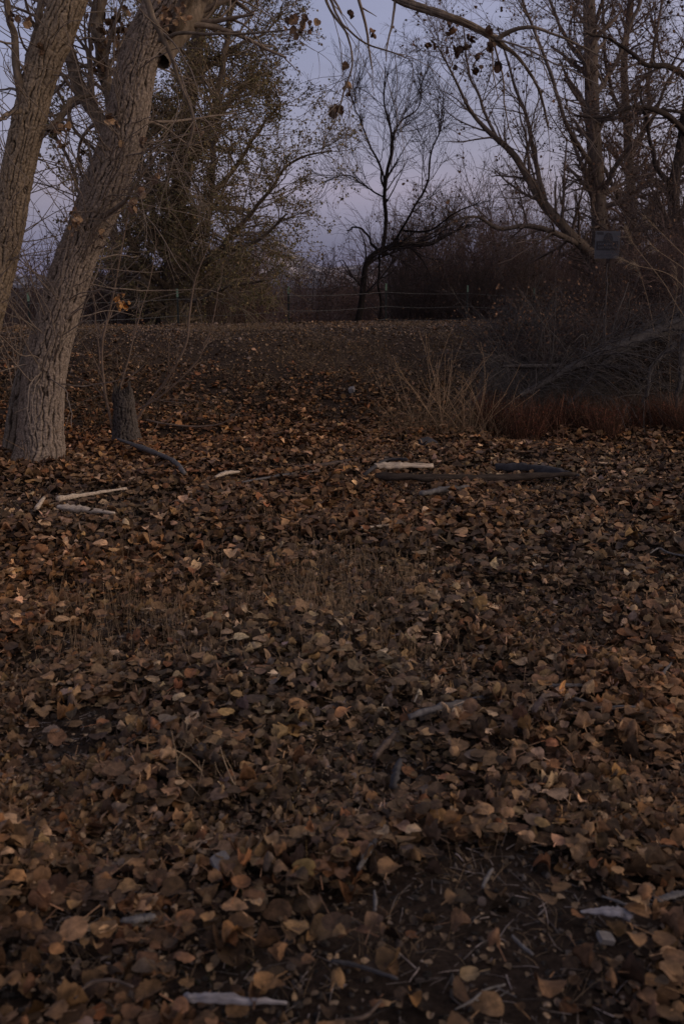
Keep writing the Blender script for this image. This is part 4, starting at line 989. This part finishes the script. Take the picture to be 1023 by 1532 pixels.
Pa, Ra = grow(bp, brr, 36, .0, 1, (20, 90), (.4, 1.5), .16, 9, up=-.10, wander=.10, rmin=.0035, side=(-.6, -.8, .3))
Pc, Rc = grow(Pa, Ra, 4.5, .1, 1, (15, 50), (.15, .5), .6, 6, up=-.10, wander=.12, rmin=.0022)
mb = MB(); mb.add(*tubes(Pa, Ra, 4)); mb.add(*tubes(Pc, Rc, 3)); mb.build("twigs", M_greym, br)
# low bushes in and behind the heap
gB = "brush below the fallen tree"
for (px, py, h_, w_, n_, mt_, lb, dy) in [
 (770, 560, .9, 1.0, 50, M_greyd, "grey twiggy bush at the left tip of the fallen tree", 0),
 (840, 580, .8, 1.2, 60, M_twigd, "dark bush under the left half of the fallen tree", 0),
 (910, 590, .9, 1.2, 70, M_twigd, "dark bush under the middle of the fallen tree", 0),
 (985, 590, 1.2, 1.3, 80, M_twigd, "dark bush under the right half of the fallen tree", 0),
 (830, 520, .7, 1.2, 40, M_greyd, "low grey bush on the bank behind the fallen tree", 0),
 (900, 505, .8, 1.2, 45, M_twigd, "low dark bush on the bank below the sign", 0),
 (975, 490, 1.3, 1.3, 60, M_twigd, "dark bush on the bank right of the sign", 0),
 (1035, 500, 1.7, 1.3, 70, M_twigr, "tall reddish bush at the right border", 0),
 (1080, 560, 1.6, 1.3, 60, M_twigd, "tall dark bush just past the right border", 0)]:
    shrub("brush", lb, 0, 0, h_, w_, n_, mt_, 1.3, gB, leafn=700, rs=.55, base=G(px, py), up=-.03, cat="bush")

# red-brown low weeds along the foot of the brush
def redband(n):
    px = rng.uniform(725, 1060, n); py = rng.uniform(606, 668, n)
    out = []
    a = np.array([G(q, 655+6*math.sin(q*.05))[:2] for q in np.linspace(720, 1080, 60)])
    f = rng.uniform(0, 58.9, n); i_ = f.astype(int); c = a[i_]*(1-(f-i_))[:, None]+a[i_+1]*(f-i_)[:, None]
    off = np.abs(rng.normal(0, .35, n))-.05
    ok = fbm(c[:, 0]*2.4, c[:, 1]*2.4+off*3, s=97, o=3) > .42
    return c[ok, 0], (c[:, 1]+off)[ok]
straws(7500, redband, (.05, .50), (.001, .0024), .45, "red_weeds", "dense dark red brown weeds along the foot of the brush", np.array([.068, .030, .018]), .03, .8, "weeds")
x, y = redband(2600); n = len(x)
V, Fq, C, U = leaves(np.stack([x, y, H(x, y)+rng.uniform(.05, .3, n)], 1), rng.uniform(.015, .03, n), rng.uniform(0, 1.5, n), np.array([.13, .045, .028])*np.exp(rng.normal(0, .3, (n, 1))), LT_far)
tag(mesh("red_weeds", V, [Fq], M_leaff, None, True, C, U), "small reddish dead leaves on the weeds by the brush", "weeds", kind="stuff")

# ------------------------------------------------------------------ dry tan weeds
def weed(label, px, py, stems, hgt, dens=3.0, name="dry_weed", c=(.37, .245, .145), spreadx=1.2, r0=.0046):
    b = G(px, py); t = thing(name, label, "weed", b, "dry weeds at the foot of the bank")
    n = stems; K = 8; P = np.zeros((n, K, 3)); P[:, 0] = b+np.stack([rng.normal(0, .05, n), rng.normal(0, .05, n), np.full(n, -.02)], 1)
    az = rng.uniform(0, 2*PI, n); le = rng.uniform(.1, spreadx, n); d = np.stack([np.cos(az)*le*1.3, np.sin(az)*le*.6, np.ones(n)], 1)
    d /= np.linalg.norm(d, axis=1, keepdims=True); L = hgt*1.2*rng.uniform(.5, 1.1, n)/(K-1)
    for k in range(1, K):
        d = d+rng.normal(size=(n, 3))*.085; d /= np.linalg.norm(d, axis=1, keepdims=True); P[:, k] = P[:, k-1]+d*L[:, None]
    R = np.full((n, 1), r0)*np.linspace(1, .4, K)[None]
    cc = np.array(c)
    mb = MB(); v, q = tubes(P, R, 5); mb.add(v, q, cc); mb.build("stems", M_straw, t)
    P2_, R2_ = grow(P, R, dens, .25, 1, (20, 45), (.12, .4), .7, 6, up=.04, wander=.07, rmin=.0022)
    mb = MB(); v, q = tubes(P2_, R2_, 4); mb.add(v, q, cc*.9)
    P3_, R3_ = grow(P2_, R2_, 6, .3, 1, (20, 50), (.04, .12), .7, 4, up=.03, wander=.1, rmin=.0012)
    if len(P3_): v, q = tubes(P3_, R3_, 3); mb.add(v, q, cc*.85)
    if len(P2_): mb.build("twigs", M_straw, t)
for a in [("tall tan weed with long stems spreading left, foot of bank", 632, 640, 9, 1.0), ("tan branching weed in the middle of the dry weeds", 662, 646, 9, .85),
          ("tan weed at the right of the dry weeds near the brush", 700, 650, 10, .75), ("small tan weed leaning at the left of the dry weeds", 596, 636, 5, .55),
          ("straw coloured weed touching the red weeds", 726, 648, 9, .6), ("thin tan weed behind the others on the slope", 668, 615, 6, .7)]:
    weed(*a)
weed("small dead weed in front of the red weeds, right side", 826, 676, 5, .3, c=(.22, .12, .08), r0=.0022)
weed("small tan weed growing at the foot of the left border trunk", 40, 705, 7, .35, r0=.002)
weed("red leafed dead weed standing in leaves left of centre", 380, 690, 10, .28, c=(.20, .08, .04), r0=.002)
weed("pale bunch of straw stems in the left foreground leaves", 352, 1190, 9, .16, c=(.45, .33, .22), r0=.0014, spreadx=.8)
weed("tall single stalk left of the straight grey branch end", 775, 1080, 2, .22, c=(.33, .22, .13), r0=.0012, spreadx=.2)
weed("thin stalks in leaves at the middle right", 955, 1125, 3, .12, c=(.3, .22, .15), r0=.0012)
def drygr(n):
    c = np.array([G(q, 650+8*math.sin(q))[:2] for q in np.linspace(590, 750, 30)]); c = c[rng.integers(0, 30, n)]
    return c[:, 0]+rng.normal(0, .12, n), c[:, 1]+rng.normal(.12, .22, n)
straws(1100, drygr, (.08, .42), (.0009, .0018), .35, "dry_grass", "tangled tan grass under the dry weeds by the bank", np.array([.19, .13, .08]), .1)
def brgr(n):
    c = np.array([G(q, 600+25*math.sin(q*3))[:2] for q in np.linspace(740, 1060, 50)]); c = c[rng.integers(0, 50, n)]
    return c[:, 0]+rng.normal(0, .15, n), c[:, 1]+rng.normal(.1, .3, n)
straws(3800, brgr, (.25, .9), (.0012, .0026), .4, "dead_grass", "long drooping grey dead grass under the fallen tree", np.array([.13, .115, .105]), .28)

# reeds at the right border
gR = "reeds leaning at the right border"
REEDS = [
 ([(1060, 520), (1020, 470), (990, 420), (950, 370), (938, 345)], "reed with a plume bent low beside the sign"),
 ([(1075, 500), (1040, 450), (1000, 410), (960, 400), (930, 388)], "reed drooping left below the others"),
 ([(1070, 440), (1040, 400), (1010, 370), (985, 345), (965, 325)], "reed with the highest plume at the right"),
 ([(1080, 470), (1050, 430), (1020, 400), (990, 380), (972, 365)], "reed in the middle of the right border reeds"),
 ([(1000, 625), (1002, 560), (1000, 500), (1012, 440), (1010, 400)], "tall upright tan reed standing at the right"),
 ([(990, 625), (985, 560), (975, 480), (960, 420), (950, 395)], "upright thin reed next to the tall tan reed"),
]
for q, (pth, lb) in enumerate(REEDS):
    DD = 10.6+.15*q
    P = spline(np.array([at(a, b_, DD-.1*k) for k, (a, b_) in enumerate(pth)]), 20)
    # continue the stem down to the ground
    g0 = np.array([P[0][0]+.15, P[0][1]+.1, 0]); g0[2] = Hs(g0[0], g0[1]); P = spline(np.vstack([g0, P[::3], P[-1]]), 26)
    R = np.linspace(.006, .002, 26)
    t = thing("reed", lb, "reed", g0, gR)
    mb = MB(); v, c_ = tubes(P[None], R[None], 5); mb.add(v, c_, np.array([.30, .22, .15])); mb.build("stem", M_straw, t)
    PP_, RR_ = grow(P[None, 15:], R[None, 15:], 130, .35, 1, (12, 35), (.08, .2), .5, 5, up=-.12, wander=.05, rmin=.0014)
    mb = MB(); v, c_ = tubes(PP_, RR_, 3); mb.add(v, c_, np.array([.32, .25, .18])); mb.build("plume", M_straw, t)

# ------------------------------------------------------------------ air
hv, hf = boxv((0, 0, (HAZE_TOP-9)/2), (15000, 15000, HAZE_TOP+9))
hz = mesh("haze", hv, [hf], None, None, False)
hm = bpy.data.materials.new("haze"); hm.use_nodes = True; hn = hm.node_tree.nodes; hn.clear()
ho = hn.new("ShaderNodeOutputMaterial"); hp = hn.new("ShaderNodeVolumePrincipled"); hp.inputs["Density"].default_value = .000045; hp.inputs["Color"].default_value = (.62, .70, 1.0, 1); hp.inputs["Anisotropy"].default_value = .2
hm.node_tree.links.new(hp.outputs[0], ho.inputs["Volume"]); hz.data.materials.append(hm); hz["kind"] = "stuff"; hz["label"] = "thin bluish dusk haze filling the air to the far hills"
# ------------------------------------------------------------------ light and sky
SUN_AZ = math.radians(104)     # clockwise from +Y (view direction): behind the camera on the right
SUN_EL = math.radians(14)
sd = np.array([math.sin(SUN_AZ)*math.cos(SUN_EL), math.cos(SUN_AZ)*math.cos(SUN_EL), math.sin(SUN_EL)])
l = bpy.data.lights.new("sun", 'SUN'); l.energy = .8; l.angle = math.radians(25); l.color = (1, .78, .58)
lo = bpy.data.objects.new("sun", l); COL.objects.link(lo); lo.rotation_euler = Vector(-sd).to_track_quat('-Z', 'Y').to_euler()
w = bpy.data.worlds.new("World"); scene.world = w; w.use_nodes = True
N, L = w.node_tree.nodes, w.node_tree.links; bg = N["Background"]
sk = N.new("ShaderNodeTexSky"); sk.sky_type = 'NISHITA'; sk.sun_disc = False; sk.sun_elevation = math.radians(2.0); sk.sun_rotation = SUN_AZ
sk.altitude = 1300
# dusk tint by height above the horizon (violet low down, blue-grey above), faint cloud streaks
tc = N.new("ShaderNodeTexCoord"); sx = N.new("ShaderNodeSeparateXYZ"); L.new(tc.outputs["Generated"], sx.inputs[0])
r = N.new("ShaderNodeValToRGB"); cr = r.color_ramp
cr.elements[0].position = .0; cr.elements[0].color = (.085, .10, .205, 1)
cr.elements[1].position = 1.0; cr.elements[1].color = (.10, .10, .13, 1)
for p, c in ((.04, (.115, .125, .24)), (.062, (.20, .19, .305)), (.09, (.27, .235, .335)), (.13, (.275, .262, .375)), (.22, (.262, .272, .41)), (.40, (.17, .17, .25))):
    e = cr.elements.new(p); e.color = (*c, 1)
L.new(sx.outputs[2], r.inputs[0])
mp = N.new("ShaderNodeMapping"); mp.inputs["Scale"].default_value = (2.5, 2.5, 14); L.new(tc.outputs["Generated"], mp.inputs[0])
n = N.new("ShaderNodeTexNoise"); n.inputs["Scale"].default_value = 1.2; n.inputs["Detail"].default_value = 6; L.new(mp.outputs[0], n.inputs["Vector"])
mr = N.new("ShaderNodeMapRange"); mr.inputs[1].default_value = .35; mr.inputs[2].default_value = .7; mr.inputs[3].default_value = .84; mr.inputs[4].default_value = 1.08; L.new(n.outputs["Fac"], mr.inputs[0])
vm = N.new("ShaderNodeVectorMath"); vm.operation = 'SCALE'; L.new(r.outputs[0], vm.inputs[0]); L.new(mr.outputs[0], vm.inputs["Scale"])
# Nishita carries the directional glow; the dusk colours carry the hue
sc_ = N.new("ShaderNodeVectorMath"); sc_.operation = 'SCALE'; sc_.inputs["Scale"].default_value = .03; L.new(sk.outputs[0], sc_.inputs[0])
ad = N.new("ShaderNodeVectorMath"); ad.operation = 'ADD'; L.new(vm.outputs[0], ad.inputs[0]); L.new(sc_.outputs[0], ad.inputs[1])
# afterglow on the side where the sun went down (behind the viewer)
dp = N.new("ShaderNodeVectorMath"); dp.operation = 'DOT_PRODUCT'; L.new(tc.outputs["Generated"], dp.inputs[0]); dp.inputs[1].default_value = (math.sin(SUN_AZ), math.cos(SUN_AZ), .15)
gl = N.new("ShaderNodeMapRange"); gl.interpolation_type = 'SMOOTHSTEP'; gl.inputs[1].default_value = -.25; gl.inputs[2].default_value = 1.0; gl.inputs[3].default_value = 0; gl.inputs[4].default_value = 1; L.new(dp.outputs["Value"], gl.inputs[0])
gv = N.new("ShaderNodeVectorMath"); gv.operation = 'SCALE'; gv.inputs[0].default_value = (.36, .27, .185); L.new(gl.outputs[0], gv.inputs["Scale"])
ad2 = N.new("ShaderNodeVectorMath"); ad2.operation = 'ADD'; L.new(ad.outputs[0], ad2.inputs[0]); L.new(gv.outputs[0], ad2.inputs[1]); ad = ad2
L.new(ad.outputs[0], bg.inputs["Color"]); bg.inputs["Strength"].default_value = 1.15

vs = scene.view_settings; vs.view_transform = 'Standard'; vs.look = 'None'; vs.exposure = 0; vs.gamma = 1; vs.use_curve_mapping = False
c = scene.cycles; c.use_denoising = True; c.max_bounces = 5; c.diffuse_bounces = 3; c.glossy_bounces = 2; c.use_adaptive_sampling = False
